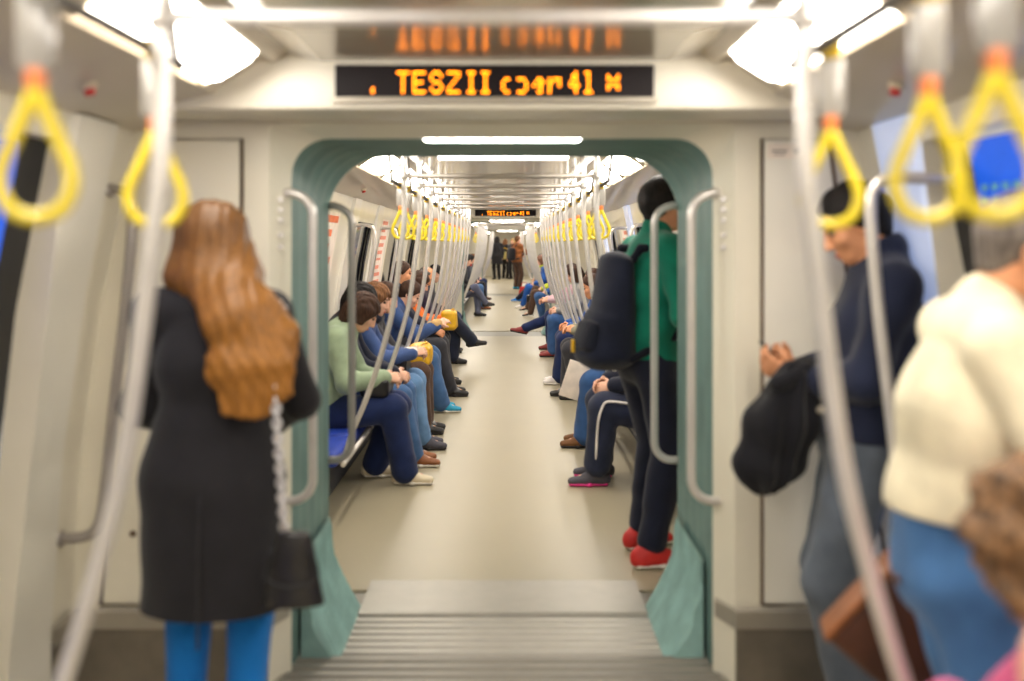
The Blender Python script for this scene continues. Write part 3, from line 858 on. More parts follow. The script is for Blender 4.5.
def head_prims(sd, J, p, k=.02):
    c = J['H']; R = J['Rh']; f = p['sex'] == 'f'
    def g(*q): return c+R @ A(*q)
    sd.ell(g(0, -.014, .03), (.074, .093, .080), R, k)
    sd.ell(g(0, .026, -.035), (.060, .066, .083), R, .03)
    sd.ell(g(0, .058, -.092), (.026 if f else .031, .026, .02), R, .03)
    for s in (-1, 1):
        sd.ell(g(s*.030, .095, .004), (.017, .016, .0125), R, .014, sub=True)
        sd.ell(g(s*.040, .062, -.028), (.022, .018, .018), R, .02)
        sd.ell(g(s*.075, -.012, -.012), (.010, .020, .032), R @ Rz(s*18), .008)
        sd.ell(g(s*.079, -.010, -.010), (.006, .010, .018), R, .006, sub=True)
        sd.ell(g(s*.030, .083, .021), (.022, .009, .006), R, .012)
        sd.ell(g(s*.0095, .098, -.036), (.008, .009, .007), R, .008)
    sd.cone(g(0, .088, .014), g(0, .108, -.030), .008, .0115, .012)
    sd.ell(g(0, .086, -.0625), (.025, .012, .0055), R, .006)
    sd.ell(g(0, .085, -.073), (.021, .012, .0065), R, .006)
    sd.cone(J['N']-J['R3'] @ A(0, 0, .03), g(0, -.022, -.045), .058 if not f else .05, .054 if not f else .047, .025)

def shoe(root, J, p, n, sp):
    fx = J[n+'F']; R = J[n+'RF']; o = A(*fx[:3]); S = p['S']
    def g(*q): return o+R @ A(*q)
    h = max(.006, p['h']*.75); kind = sp.get('kind', 'sneaker')
    X = R @ A(1, 0, 0)
    u = SDF()
    if kind == 'heel':
        u.cone(g(0, -.04, .085), g(0, .07, .045), (.030, .03), (.036, .022), .02, X).cone(g(0, .07, .042), g(0, .17, .022), (.036, .022), (.018, .014), .02, X)
        u.cone(g(0, -.035, .09), g(0, -.02, .30), .034, .05, .02)
        ob = u.build('shoe', h, sp['m'], root, S=S)
        v = SDF().cone(g(0, -.055, .07), g(0, -.06, .006), .012, .007, .005).build('heel', h*.6, sp['m'], ob, S=S)
        return ob
    u.cone(g(0, -.055, .042), g(0, .05, .045), (.036, .045), (.040, .042), .03, X)
    u.cone(g(0, .05, .04), g(0, .16, .030), (.043, .040), (.036, .024), .03, X)
    top = .16 if kind == 'boot' else .085
    u.cone(g(0, -.025, .05), J[n+'A']+R @ A(0, -.005, top-.085), .045, .048, .03)
    u.cut(g(0, 0, .014), -(R @ A(0, 0, 1)))
    ob = u.build('shoe', h, sp['m'], root, S=S)
    v = SDF().cone(g(0, -.06, .014), g(0, .05, .014), (.041, .014), (.045, .014), .02, X).cone(g(0, .05, .014), g(0, .165, .014), (.047, .014), (.036, .014), .02, X)
    v.cut(g(0, 0, .001), -(R @ A(0, 0, 1)))
    v.build('sole', h*.8, sp.get('sole', M_sole_d), ob, S=S)
    if 'lace' in sp:
        l = MB()
        for i in range(4):
            y = .045+.02*i; zz = .093-.0115*i
            l.tube([g(-.028, y, zz-.012)*S, g(0, y+.004, zz)*S, g(.028, y, zz-.012)*S], .0045*S, 6)
        l.build('laces', sp['lace'], ob)
    return ob

def hair_build(root, J, p, sp):
    c = J['H']; R = J['Rh']; S = p['S']; k = .02
    def g(*q): return c+R @ A(*q)
    u = SDF(); st = sp.get('style', 'short'); h = max(.006, p['h']*.8); disp = None
    t = sp.get('t', 0.)
    if st in ('short', 'crop', 'balding'):
        t0 = {'short': .013, 'crop': .006, 'balding': .004}[st]+t
        u.ell(g(0, -.014, .030), (.075+t0, .094+t0, .081+t0*1.3), R, k)
        u.cone(g(0, -.06, .0), g(0, -.058, -.055), (.062+t0, .04+t0), (.048+t0*.5, .03+t0*.4), .03, R @ A(1, 0, 0))
        u.cut(g(0, .066, .058), R @ A(0, .82, -.57))          # forehead / temples
        u.cut(g(0, -.012, -.035), R @ A(0, .62, -.60))        # in front of and below the ears
        if st == 'balding': u.cut(g(0, -.01, .072), R @ A(0, .45, .9))
        disp = foldfn(.0035 if st == 'short' else .0015, 70, 3)
    elif st in ('bob', 'long', 'curly'):
        L = sp.get('len', .16 if st != 'long' else .34)
        t0 = .02+t
        u.ell(g(0, -.016, .030), (.076+t0, .094+t0, .082+t0), R, k)
        u.cone(g(0, -.045, .02), g(0, -.06, -.04), (.094+t, .072+t), (.098+t, .062+t), .03, R @ A(1, 0, 0))
        e = g(0, -.06, -.04); dn = A(0, -.02, -1)*L if st == 'long' else R @ A(0, 0, -1)*L
        if st == 'long': e2 = e+dn*.5+A(0, -.035, 0)+sp.get('drift', A(0, 0, 0))*.5; u.cone(e, e2, (.10+t, .06), (.10, .04), .03, (1, 0, 0)); u.cone(e2, e+dn+sp.get('drift', A(0, 0, 0)), (.10, .04), (.06, .02), .03, (1, 0, 0))
        else: u.cone(e, e+dn, (.10+t, .064+t), (.095+t*.8, .05+t*.6), .03, R @ A(1, 0, 0))
        for s in (-1, 1): u.cone(g(s*.074, .0, .03), g(s*.082, .012, -.04-L*.35), (.022+t, .05+t), (.018+t, .04), .03, R @ A(1, 0, 0))
        # carve out the face
        u.ell(g(0, .10, -.045), (.066, .085, .10), R, .02, sub=True)
        if st == 'curly': disp = foldfn(.0105, 135, 5)
        else:
            def disp(V):
                q = (V-c) @ R
                return .0035*np.sin(q[:, 0]*190+3*np.sin(q[:, 2]*9)+q[:, 1]*60)+.002*np.sin(q[:, 0]*370+q[:, 2]*14)
    elif st == 'hood':
        u.ell(g(0, -.02, .02), (.098, .112, .115), R, k); u.cone(g(0, -.05, -.03), J['N']+J['R3'] @ A(0, -.03, -.02), (.095, .08), (.11, .09), .03)
        u.ell(g(0, .11, -.02), (.066, .09, .10), R, .02, sub=True)
    elif st == 'hat':
        u.ell(g(0, -.012, .045), (.087, .104, .085), R, k); u.cut(g(0, 0, .03), R @ A(0, -.2, -1))
    return u.build(sp.get('name', 'hair'), h, sp['m'], root, disp, S)

def person(label, x, y, rz, **kw):
    p = dict(DEF); p.update(kw); S = p['S']; h = p['h']
    J = skeleton(p)
    root = thing('person', label, 'person', (x, y, p['z']), math.radians(rz), kw.get('group'))
    # --- body: one continuous surface
    b = SDF(); torso(b, J, p, 0.)
    for s, n in ((-1, 'l'), (1, 'r')):
        arm(b, J, n, 0.); leg(b, J, n, 0.)
        b.cone(J[n+'A'], J[n+'A']+J[n+'RF'] @ A(0, .11, -.035), .034, .026, .02)
        hand(b, J, p, n, s)
    head_prims(b, J, p)
    b.build('body', h*.72 if h < .012 else h*.9, SKIN[p['skin']], root, S=S)
    if p['face'] and h < .012:
        for s in (-1, 1):
            c = J['H']+J['Rh'] @ A(s*.0305, .0755, .0045)
            SDF().ell(c, (.0125, .0125, .0085), J['Rh'], .001).build('eye', .004, M_eye, root, S=S)
            e = [J['H']+J['Rh'] @ A(s*(.014+.012*i), .0945-.0035*i*i*.8-.001, .0265+.003*min(i, 1.4)) for i in range(4)]
            MB().tube([q*S for q in e], [.003*S, .004*S, .0035*S, .002*S], 6).build('eyebrow', p['hair']['m'] if p['hair'] else H_brn, root)
        c = J['H']+J['Rh'] @ A(0, .0925, -.0675)
        SDF().ell(c+J['Rh'] @ A(0, .001, .004), (.022, .0075, .0045), J['Rh'], .003).ell(c+J['Rh'] @ A(0, 0, -.005), (.018, .008, .005), J['Rh'], .003).build('mouth', .004, M_lip, root, S=S)
    # --- trousers or tights
    L = p['legs']
    if L:
        t = SDF(); o = L.get('o', .014)
        if not L.get('tights'):
            X1 = J['R1'] @ A(1, 0, 0); up = J['R1'] @ A(0, 0, 1)
            bb = p['belly']
            t.cone(J['P']-up*.02, J['W']-up*.0, (.160+o+p['hip'], .112+o+bb*.5), (.146+o*.6+bb*.6, .108+o*.6+bb), .03, X1)
            t.cut(J['W']+up*.005, up)
        for n in ('l', 'r'): leg(t, J, n, o, L.get('frac', .97), .03, L.get('ank', .012), L.get('th', 0.))
        t.build('tights' if L.get('tights') else L.get('name', 'trousers'), h*(.9 if h < .012 else 1), L['m'], root, foldfn(L.get('fold', .005), 30, 11), S)
    # --- top
    T = p['top']
    if T:
        o = T.get('o', .022); g = SDF(); up = J['R1'] @ A(0, 0, 1)
        torso(g, J, p, o, .035)
        hem = T.get('hem', .13)
        g.cone(J['W'], J['P']-up*max(0., hem-.13), (.15+o+p['belly']*.6+p['hip']*.5, .108+o+p['belly']*.8), (.162+o+p['hip'], .118+o+p['belly']*.5), .03, J['R1'] @ A(1, 0, 0))
        if T.get('skirt'):
            sz, rx, ry = T['skirt']; g.cone(J['P'], A(0, -.01, sz-.05), (.172+o, .125+o), (rx, ry), .05, (1, 0, 0)); g.cut(A(0, 0, sz), (0, 0, -1))
        else: g.cut(J['W']-up*hem, -up)
        if T.get('collar', .03):
            cl = T.get('collar', .03); u3 = J['R3'] @ A(0, 0, 1)
            g.cone(J['N']-u3*.03, J['N']+u3*cl, (.078, .078), (.066, .068), .02)
            g.ell(J['N']+u3*(cl+.06)+J['R3'] @ A(0, .03, 0), (.055, .06, .06), J['R3'], .01, sub=True)
        for n in ('l', 'r'): arm(g, J, n, o*.8, T.get('sleeve', .95), .025)
        ob = g.build(T.get('name', 'jacket'), h*(.95 if h < .012 else 1), T['m'], root, foldfn(T.get('fold', .007)*1.2, T.get('ff', 24), 21), S)
        if T.get('hood'):
            q = SDF().ell(J['N']+J['R3'] @ A(0, -.075, -.02), (.115, .06, .08), J['R3'], .02).cone(J['N']+J['R3'] @ A(-.085, .0, .0), J['N']+J['R3'] @ A(.085, 0, .0), .03, .03, .02)
            q.build('hood', h, T['hood'], root, foldfn(.005, 30, 4), S)
        if T.get('cuff'):
            for n in ('l', 'r'):
                d = J[n+'W']-J[n+'E']
                SDF().cone(J[n+'E']+d*.86, J[n+'E']+d*1.0, .037+o*.5, .034+o*.5, .01).build('cuff', h*.8, T['cuff'], root, S=S)
        if T.get('shirt'):
            u3 = J['R3'] @ A(0, 0, 1)
            SDF().cone(J['N']-u3*.02, J['N']+u3*.035, (.066, .068), (.062, .064), .01).build('collar', h*.8, T['shirt'], root, S=S)
        if T.get('scarf'):
            u3 = J['R3'] @ A(0, 0, 1); q = SDF()
            ring = [J['N']+J['R3'] @ A(.075*math.cos(a), .08*math.sin(a)+.01, .02+.01*math.sin(2*a)) for a in np.linspace(0, 2*PI, 10)]
            q.chain(ring, [.032]*10, .02); q.build('scarf', h, T['scarf'], root, foldfn(.004, 40, 8), S)
    if p['shoes']:
        for n in ('l', 'r'): shoe(root, J, p, n, p['shoes'])
    if p['hair']: hair_build(root, J, p, p['hair'])
    J['root'] = root; J['p'] = p
    return J
def tow(J, q):
    """local point of a figure -> world"""
    r = J['root']; a = r.rotation_euler[2]; S = J['p']['S']; q = np.array(q, float)*S
    return A(r.location[0]+q[0]*math.cos(a)-q[1]*math.sin(a), r.location[1]+q[0]*math.sin(a)+q[1]*math.cos(a), r.location[2]+q[2])

F = fabric
denim = F('denim_blue', (70, 104, 150)); denim_d = F('denim_dark', (30, 44, 86)); denim_l = F('denim_light', (104, 142, 186)); denim_m = F('denim_mid', (54, 88, 138))
navy = F('navy_cloth', (26, 30, 48)); black = F('black_cloth', (28, 27, 31)); char = F('charcoal_cloth', (58, 58, 64)); greyb = F('grey_blue_chino', (90, 98, 110))
sage = F('sage_cotton', (150, 168, 140)); cream = F('cream_knit', (226, 217, 188)); emer = F('emerald_jersey', (14, 116, 94)); orange = F('orange_cloth', (220, 112, 48))
brown = F('brown_cloth', (84, 62, 50)); blue = F('blue_cloth', (36, 84, 160)); sky = F('bright_blue_cloth', (28, 120, 200)); purple = F('plum_cloth', (44, 30, 52))
pink = F('pink_cloth', (206, 96, 140)); white = F('white_cloth', (232, 226, 222)); khaki = F('khaki_cloth', (150, 146, 124)); tang = F('rust_brown_cloth', (150, 92, 52))
lgrey = F('light_grey_cloth', (150, 150, 150)); hiv = F('lime_yellow_cloth', (196, 206, 60)); rose = F('rose_cloth', (214, 180, 190)); ltan = F('tan_cloth', (196, 160, 108))
L_blk = mat('black_leather', (26, 24, 26), .38, var=.1, scale=20, bump=.15, coat=.2); L_brn = mat('brown_leather', (92, 56, 36), .42, var=.12, scale=14, bump=.15)
L_tan = mat('tan_leather', (136, 80, 40), .45, var=.1); L_crm = mat('cream_leather', (222, 208, 180), .5, var=.05); L_yel = mat('mustard_leather', (222, 172, 30), .45, var=.08, bump=.15)
teal_s = mat('teal_mesh', (30, 150, 186), .6); red_s = mat('red_mesh', (196, 40, 38), .6); pink_s = mat('hot_pink_rubber', (232, 52, 142), .5); gry_s = mat('grey_mesh', (74, 72, 82), .7)
coral = mat('coral_lace', (232, 90, 90), .6); oxb = mat('oxblood_leather', (136, 44, 44), .4)
sh_blk = dict(m=L_blk); sh_brn = dict(m=L_brn); sh_boot = dict(m=L_blk, kind='boot')

# ---------------------------------------------------------------- standing in the foreground
M_lhair = bpy.data.materials.get('long_auburn_hair')
def auburn():
    m = mat('long_auburn_hair', (124, 88, 50), .45, var=.22, scale=20, stretch=(11, 11, .35), bump=.12, bscale=30, spec=.3)
    nt = m.node_tree; N = nt.nodes; L = nt.links; b = N['Principled BSDF']
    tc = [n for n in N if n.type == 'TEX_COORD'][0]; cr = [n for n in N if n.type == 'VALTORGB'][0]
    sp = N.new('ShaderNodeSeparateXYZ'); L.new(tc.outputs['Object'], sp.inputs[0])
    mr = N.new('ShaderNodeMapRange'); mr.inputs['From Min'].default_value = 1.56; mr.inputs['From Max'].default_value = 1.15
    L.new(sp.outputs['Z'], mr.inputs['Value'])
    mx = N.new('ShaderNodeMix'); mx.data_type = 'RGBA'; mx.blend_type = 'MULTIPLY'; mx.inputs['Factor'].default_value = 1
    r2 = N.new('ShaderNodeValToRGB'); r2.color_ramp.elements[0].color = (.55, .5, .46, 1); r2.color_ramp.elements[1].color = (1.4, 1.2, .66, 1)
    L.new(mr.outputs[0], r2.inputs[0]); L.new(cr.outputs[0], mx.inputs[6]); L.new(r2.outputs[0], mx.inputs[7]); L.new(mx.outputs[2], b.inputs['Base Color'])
    return m
M_aub = auburn()
coat = F('charcoal_trench', (33, 32, 36), .08)
tights = F('bright_blue_tights', (20, 110, 190), .05, bump=.08)
WJ = person('woman seen from behind with long auburn hair, dark belted coat and bright blue tights', -.75, 2.68, 4, S=.915, h=.0075, sex='f',
  lean=(2, 3, 6), head=(4, 10, -4), roll=-.5, sw=.18, lf=(-.085, .0, 0, 6, 0), rf=(.085, .0, 0, -6, 0),
  lh=(-.13, .27, 1.02), rh=(.12, .27, 1.03), le=(-.6, -.4, -.9), re=(.8, -.4, -.8), hip=.0,
  top=dict(m=coat, o=.02, skirt=(.55, .214, .16), collar=.05, name='coat', fold=.005, ff=16, sleeve=.97),
  legs=dict(m=tights, o=.008, tights=True, ank=0., fold=0.0005, frac=1.), shoes=dict(m=L_blk, kind='boot'), hair=None)
def long_hair(J):
    c = J['H']; R = J['Rh']; u = SDF(); S = J['p']['S']
    def g(*q): return c+R @ A(*q)
    u.ell(g(0, -.018, .022), (.094, .112, .100), R, .03)
    u.cone(g(0, -.03, .01), g(-.004, -.045, -.10), (.106, .09), (.138, .08), .05, (1, 0, 0))
    q0 = g(.01, -.05, -.10); q1 = A(c[0]+.115, -.125, 1.40); q2 = A(c[0]+.15, -.165, 1.27); q3 = A(c[0]+.14, -.17, 1.135)
    u.cone(q0, q1, (.11, .075), (.088, .05), .05, (1, 0, 0)); u.cone(q1, q2, (.088, .05), (.092, .03), .04, (1, 0, 0)); u.cone(q2, q3, (.092, .03), (.07, .014), .04, (1, 0, 0))
    u.cone(A(c[0]+.10, -.09, 1.47), A(c[0]+.225, -.115, 1.34), (.06, .04), (.05, .03), .05, (1, 0, 0))
    u.cone(A(c[0]+.22, -.115, 1.34), A(c[0]+.21, -.155, 1.20), (.05, .03), (.035, .014), .05, (1, 0, 0))
    u.ell(g(0, .12, -.04), (.07, .09, .11), R, .02, sub=True)
    def disp(V):
        x = V[:, 0]-c[0]-.14*np.clip((1.5-V[:, 2])/.35, 0, 1)**1.2
        return .0016*np.sin(x*150+2.5*np.sin(V[:, 2]*10)+V[:, 1]*40)+.0012*np.sin(x*310+V[:, 2]*16)+.0016*np.sin(x*55+V[:, 2]*6)
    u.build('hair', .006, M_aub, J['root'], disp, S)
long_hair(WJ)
q = SDF(); X1 = A(1, 0, 0)
q.cone(A(0, -.004, .985), A(0, -.002, 1.025), (.174, .137), (.170, .133), .005, X1, .02); q.cut(A(0, 0, 1.03), (0, 0, 1)); q.cut(A(0, 0, .982), (0, 0, -1))
q.build('belt', .006, F('belt_cloth', (34, 33, 37)), WJ['root'], S=.915)
q = MB(); q.tube(smoothpath([A(0, -.147, .97)*.915, A(0, -.178, .8)*.915, A(0, -.187, .6)*.915, A(0, -.19, .495)*.915], 6), .0035, 6); q.build('back_seam', F('belt_cloth', (34, 33, 37)), WJ['root'])

# shoulder bag of the woman: hangs from her right shoulder on a pale chain
bg = thing('shoulder_bag', 'small black leather shoulder bag on a pale chain strap hanging behind the dark coat', 'bag', (-.505, 2.545, .535))
u = SDF(); u.cone(A(0, 0, .02), A(0, 0, .20), (.082, .035), (.042, .016), .01, (1, 0, 0), .3)
u.build('bag_body', .006, L_blk, bg, foldfn(.002, 40, 2))
MB().tube(smoothpath([(-.05, -.030, .17), (-.065, -.038, .1), (0, -.042, .075), (.065, -.038, .1), (.05, -.030, .17)], 5), .004, 6).build('flap_edge', M_dark, bg)
ch = MB(); path = smoothpath([(-.025, 0, .205), (-.035, -.012, .40), (-.045, -.012, .56), (-.05, .0, .66), (-.055, .03, .735), (-.06, .10, .775), (-.055, .17, .735), (-.05, .21, .62)], 8)
acc = [np.array(path[0])]
for q_ in path[1:]:
    while np.linalg.norm(q_-acc[-1]) > .019: acc.append(acc[-1]+unit(q_-acc[-1])*.019)
for i in range(len(acc)-1):
    c_ = (acc[i]+acc[i+1])/2; d_ = unit(acc[i+1]-acc[i]); sd_ = unit(np.cross(d_, (1, .2, 0) if i % 2 else (.2, 1, 0)))
    ch.tube([c_+d_*.014*math.cos(a)+sd_*.0105*math.sin(a) for a in np.linspace(0, 2*PI, 10, endpoint=False)], .0042, 6, closed=True)
ch.build('chain_strap', mat('pale_chain', (206, 204, 206), .35, .4), bg)
MB().tube([path[0], path[4]], .007, 6).build('strap_cord', mat('pale_cord', (190, 186, 186), .6), bg)

# man in the green sweater with the backpack
GJ = person('man in a green sweater and dark trousers with red sneakers, standing just beyond the gangway', .69, 4.70, -72, S=1.025, h=.0085,
  lean=(2, 5, 9), head=(-6, 4, 0), lf=(-.13, .03, 0, 10, 0), rf=(.14, -.05, 0, -6, 0), rh=(.19, .26, 1.06), lh=(-.15, .28, 1.1), skin='tan',
  top=dict(m=emer, o=.024, hem=.15, name='sweater', collar=.045), legs=dict(m=navy, o=.018, ank=.006, frac=.90), shoes=dict(m=red_s, sole=M_sole_w, lace=white), hair=dict(m=H_blk, style='short', t=.006))
bp = thing('backpack', 'navy backpack with a small yellow tag on the back of the man in green', 'backpack', (.69, 4.70, 0)); bp.rotation_euler = (0, 0, math.radians(-72))
u = SDF(); u.cone(A(0, -.19, .97), A(0, -.15, 1.39), (.18, .12), (.14, .065), .04, (1, 0, 0), .7); u.cone(A(0, -.255, .96), A(0, -.23, 1.12), (.155, .09), (.14, .06), .04, (1, 0, 0), .7)
u.build('pack_body', .008, navy, bp, foldfn(.006, 22, 31))
for s in (-1, 1):
    u = SDF(); u.chain([A(s*.09, -.14, 1.36), A(s*.105, -.08, 1.45), A(s*.115, .02, 1.455), A(s*.125, .12, 1.37), A(s*.135, .145, 1.2), A(s*.17, .06, 1.05), A(s*.15, -.14, .95)], [.019]*7, .015)
    u.build('shoulder_strap', .008, F('strap_navy', (18, 20, 34)), bp)
SDF().cone(A(0, -.31, 1.0), A(0, -.29, 1.1), (.12, .05), (.11, .035), .02, (1, 0, 0), .7).build('front_pocket', .008, F('pocket_navy', (20, 23, 38)), bp, foldfn(.003, 30, 5))
MB().box((-.02, -.362, 1.0), (.025, .012, .06), bev=.004).build('tag', L_yel, bp)

# man with the phone, leaning on the right wall
PJ = person('dark-haired man in navy bomber jacket looking down at his phone, leaning on the right wall', 1.105, 3.02, 80, S=.965, h=.0075,
  lean=(-6, -9, -4), head=(0, 28, 0), skin='warm', lf=(-.10, .02, 0, 8, 0), rf=(.10, -.02, 0, -8, 0), curl=38,
  lh=(-.03, .20, 1.10), rh=(.09, .18, 1.105), lhd=(.1, .75, .35), rhd=(-.35, .7, .35), lhn=(.7, -.1, .5), rhn=(-.7, -.1, .5), le=(-.7, -.5, -.5), re=(.7, -.5, -.5),
  top=dict(m=F('navy_bomber', (30, 36, 58)), o=.026, hem=.13, collar=.045, cuff=black, fold=.007), legs=dict(m=greyb, o=.018, ank=.02, fold=.005), shoes=sh_blk, hair=dict(m=H_blk, style='short', t=.004))
u = SDF(); u.cone(A(0, .005, 1.0), A(0, .003, 1.035), (.155, .122), (.153, .12), .005, (1, 0, 0), .02); u.cut(A(0, 0, 1.038), (0, 0, 1)); u.cut(A(0, 0, .997), (0, 0, -1))
u.build('belt', .007, L_brn, PJ['root'], S=.965)
hw = tow(PJ, PJ['lW']*.5+PJ['rW']*.5+A(-.005, .075, .055))
ph = thing('phone', 'black phone held in the hands of the man in the navy bomber', 'phone', tuple(hw)); ph.rotation_euler = (math.radians(55), math.radians(8), math.radians(80))
MB().box((0, 0, 0), (.066, .128, .009), bev=.004).build('case', M_dark, ph); MB().box((0, -.002, -.0052), (.058, .11, .001)).build('screen', M_glass, ph)
jk = thing('spare_jacket', 'black jacket draped over the forearm of the man with the phone', 'jacket', (.83, 2.97, .72))
u = SDF()
u.cone(A(.075, .0, .35), A(.015, -.01, .22), (.06, .045), (.09, .052), .05, (1, 0, 0)); u.cone(A(.015, -.01, .22), A(-.025, -.01, .09), (.09, .052), (.085, .045), .05, (1, 0, 0))
u.cone(A(-.025, -.01, .09), A(-.03, -.01, .03), (.07, .05), (.03, .025), .04, (1, 0, 0)); u.cone(A(.06, .03, .32), A(.05, .02, .10), (.05, .035), (.045, .03), .04, (1, 0, 0))
_ff = foldfn(.006, 34, 41)
def drape(V):
    cx = .075-.28*np.clip(.35-V[:, 2], 0, .35)
    return _ff(V)+.009*np.sin(6*np.arctan2(V[:, 1]+.005, V[:, 0]-cx)+14*V[:, 2])
u.cone(A(.02, -.02, .16), A(-.055, -.02, .05), (.055, .035), (.04, .022), .03, (1, 0, 0))
u.build('cloth', .007, F('black_jacket', (20, 20, 26)), jk, drape)
u = SDF(); u.cone(A(.10, .0, .375), A(.0, -.045, .34), .03, .026, .02); u.build('collar', .008, F('black_jacket', (20, 20, 26)), jk, foldfn(.004, 40, 3))
MB().cyl((.115, -.07, .27), (.115, -.08, .27), .011, 14).build('button', M_kickt, jk)

# man in the cream sweater at the right edge
CJ = person('grey-haired man in cream sweater and blue jeans facing the right door, at the right edge', .928, 1.96, -98, S=.915, h=.0075,
  lean=(1, 4, 13), head=(-4, 20, 0), skin='warm', belly=.015, sw=.185, lf=(-.11, .03, 0, 8, 0), rf=(.11, -.02, 0, -8, 0),
  rh=(.16, .33, 1.17), lh=(-.13, .30, 1.12), re=(.7, -.5, -.6),
  top=dict(m=cream, o=.028, hem=.02, name='sweater', collar=.018, fold=.009, ff=15), legs=dict(m=F('washed_denim', (72, 116, 168)), o=.02, ank=.02), shoes=sh_brn, hair=dict(m=H_gry, style='crop', t=.003))
MB().box((.05*.925, -.143*.925, .89*.925), (.03, .006, .012)).build('pocket_tab', L_brn, CJ['root'])
bf = thing('briefcase', 'brown leather bag with a tan edge hanging tilted behind the man in the cream sweater', 'bag', (.945, 2.20, .64)); bf.rotation_euler = (math.radians(3), math.radians(-50), math.radians(-14))
MB().box((0, 0, 0), (.32, .10, .26), bev=.02).build('bag_body', mat('dark_brown_leather', (84, 46, 30), .45, var=.15, scale=10, bump=.15), bf)
MB().box((-.0, 0, .130), (.32, .106, .016), bev=.006).build('edge', L_tan, bf)
MB().tube(smoothpath([(.14, 0, .11), (.21, .01, .15), (.245, .03, .10), (.25, .02, .0), (.17, 0, -.09)], 6), .011, 8).build('handle', L_blk, bf)

# woman with curly hair on the foreground bench
H_cur = mat('curly_hair', (112, 80, 48), .6, var=.45, scale=60, bump=.5, bscale=60)
UJ = person('seated person with curly brown hair in a pink top, at the lower right corner', 1.02, 1.30, 92, sit=True, S=.94, h=.0075, sex='f', pz=.495,
  lean=(12, 20, 28), head=(-55, 26, 0), lh=(-.09, .32, .93), rh=(.06, .41, .90), lhd=(.1, .3, .9), lhn=(.3, -.8, .1), rhd=(-.4, .9, .1), skin='light', curl=35,
  top=dict(m=pink, o=.022, name='top', collar=.03), legs=dict(m=denim_m), shoes=sh_blk, hair=dict(m=H_cur, style='curly', t=.018, len=.02))
hw = UJ['lW']; MB().tube([(hw+UJ['lHD']*-.03+.036*(math.cos(a)*UJ['lHN']+math.sin(a)*np.cross(UJ['lHD'], UJ['lHN'])))*.95 for a in np.linspace(0, 2*PI, 16, endpoint=False)], .006, 8, closed=True).build('bracelet', mat('gold_metal', (214, 168, 70), .3, .9), UJ['root'])
# ================================================================= seated passengers of the next car
def L_(label, Y, x=-1.06, **k): return person(label, x, Y, -90, sit=True, **dict(dict(S=.96, pz=.455, lean=(-14, 4, 20), head=(0, 28, 0)), **k))
def R_(label, Y, x=1.04, **k): return person(label, x, Y, 90, sit=True, **dict(dict(S=.96, pz=.46, lean=(-8, 4, 16), head=(0, 24, 0)), **k))
def lap_bag(J, q, r, m, label, seed=1, name='handbag', rot=0., strap=None):
    w = tow(J, q); b = thing(name, label, 'bag', tuple(w)); b.rotation_euler = (0, 0, J['root'].rotation_euler[2]+rot)
    u = SDF().rbox(A(0, 0, 0), r, min(r)*.55)
    u.build('bag_body', .009, m, b, foldfn(.006, 34, seed))
    MB().tube(smoothpath([(-r[0]*.6, 0, r[2]*.8), (-r[0]*.45, .03, r[2]*1.08), (0, .05, r[2]*1.1), (r[0]*.45, .03, r[2]*1.08), (r[0]*.6, 0, r[2]*.8)], 5), .008, 8).build('handle', strap or m, b)
    return b
lap = dict(lh=(-.09, .36, .63), rh=(.07, .38, .64))
a1 = L_('seated woman in sage green jacket, dark jeans and cream shoes, nearest on the left bench', 6.18, sex='f', lean=(-4, 8, 26), head=(10, 40, 0), x=-1.07, pz=.475,
   rf=(.06, .50, 0, -4, 0), lf=(-.14, .28, 0, 6, 0), top=dict(m=sage, o=.035, hem=.17, fold=.008), legs=dict(m=denim_d, o=.024, ank=.026, th=.012),
   shoes=dict(m=L_crm, sole=M_sole_w), hair=dict(m=H_brn, style='bob', len=.07, t=-.004), lh=(-.05, .36, .66), rh=(.10, .37, .68))
lap_bag(a1, (.02, .32, .625), (.15, .085, .062), L_blk, 'black leather handbag on the lap of the woman in the sage jacket')
a2 = L_('seated dark-haired person in a dark blue jacket and light jeans behind the woman in sage', 6.68, sex='f', rf=(.08, .52, 0, -4, 0), lf=(-.10, .48, 0, 4, 0), x=-1.08, pz=.49,
   top=dict(m=navy, o=.026), legs=dict(m=denim, o=.018, ank=.014), shoes=dict(m=L_tan, sole=M_sole_w), hair=dict(m=H_blk, style='bob', len=.05), **lap)
a3 = L_('seated brown-haired woman in a blue jacket, jeans and grey sneakers with coral laces', 7.22, sex='f', lean=(-6, 6, 18), rf=(.07, .50, 0, -4, 0), lf=(-.10, .46, 0, 4, 0), x=-1.05,
   head=(-10, 20, 0), top=dict(m=F('steel_blue_cloth', (66, 88, 138)), o=.026, cuff=white, scarf=navy), legs=dict(m=denim_l, o=.016, ank=.014),
   shoes=dict(m=gry_s, sole=M_sole_d, lace=coral), hair=dict(m=H_lbr, style='bob', len=.03), lh=(-.09, .40, .70), rh=(.06, .42, .72))
lap_bag(a3, (.0, .31, .63), (.14, .08, .055), L_blk, 'black handbag on the lap of the woman with coral laces', 2)
a4 = L_('seated person in brown trousers and black shoes, mustard bag on the lap', 7.80, rf=(.08, .44, 0, -4, 0), lf=(-.10, .44, 0, 4, 0), x=-1.05,
   top=dict(m=char, o=.026), legs=dict(m=brown, o=.024, ank=.024), shoes=sh_blk, hair=dict(m=H_brn, style='short'), **lap)
lap_bag(a4, (-.04, .42, .63), (.16, .09, .085), L_yel, 'mustard yellow bag on the lap of the person in brown trousers', 3)
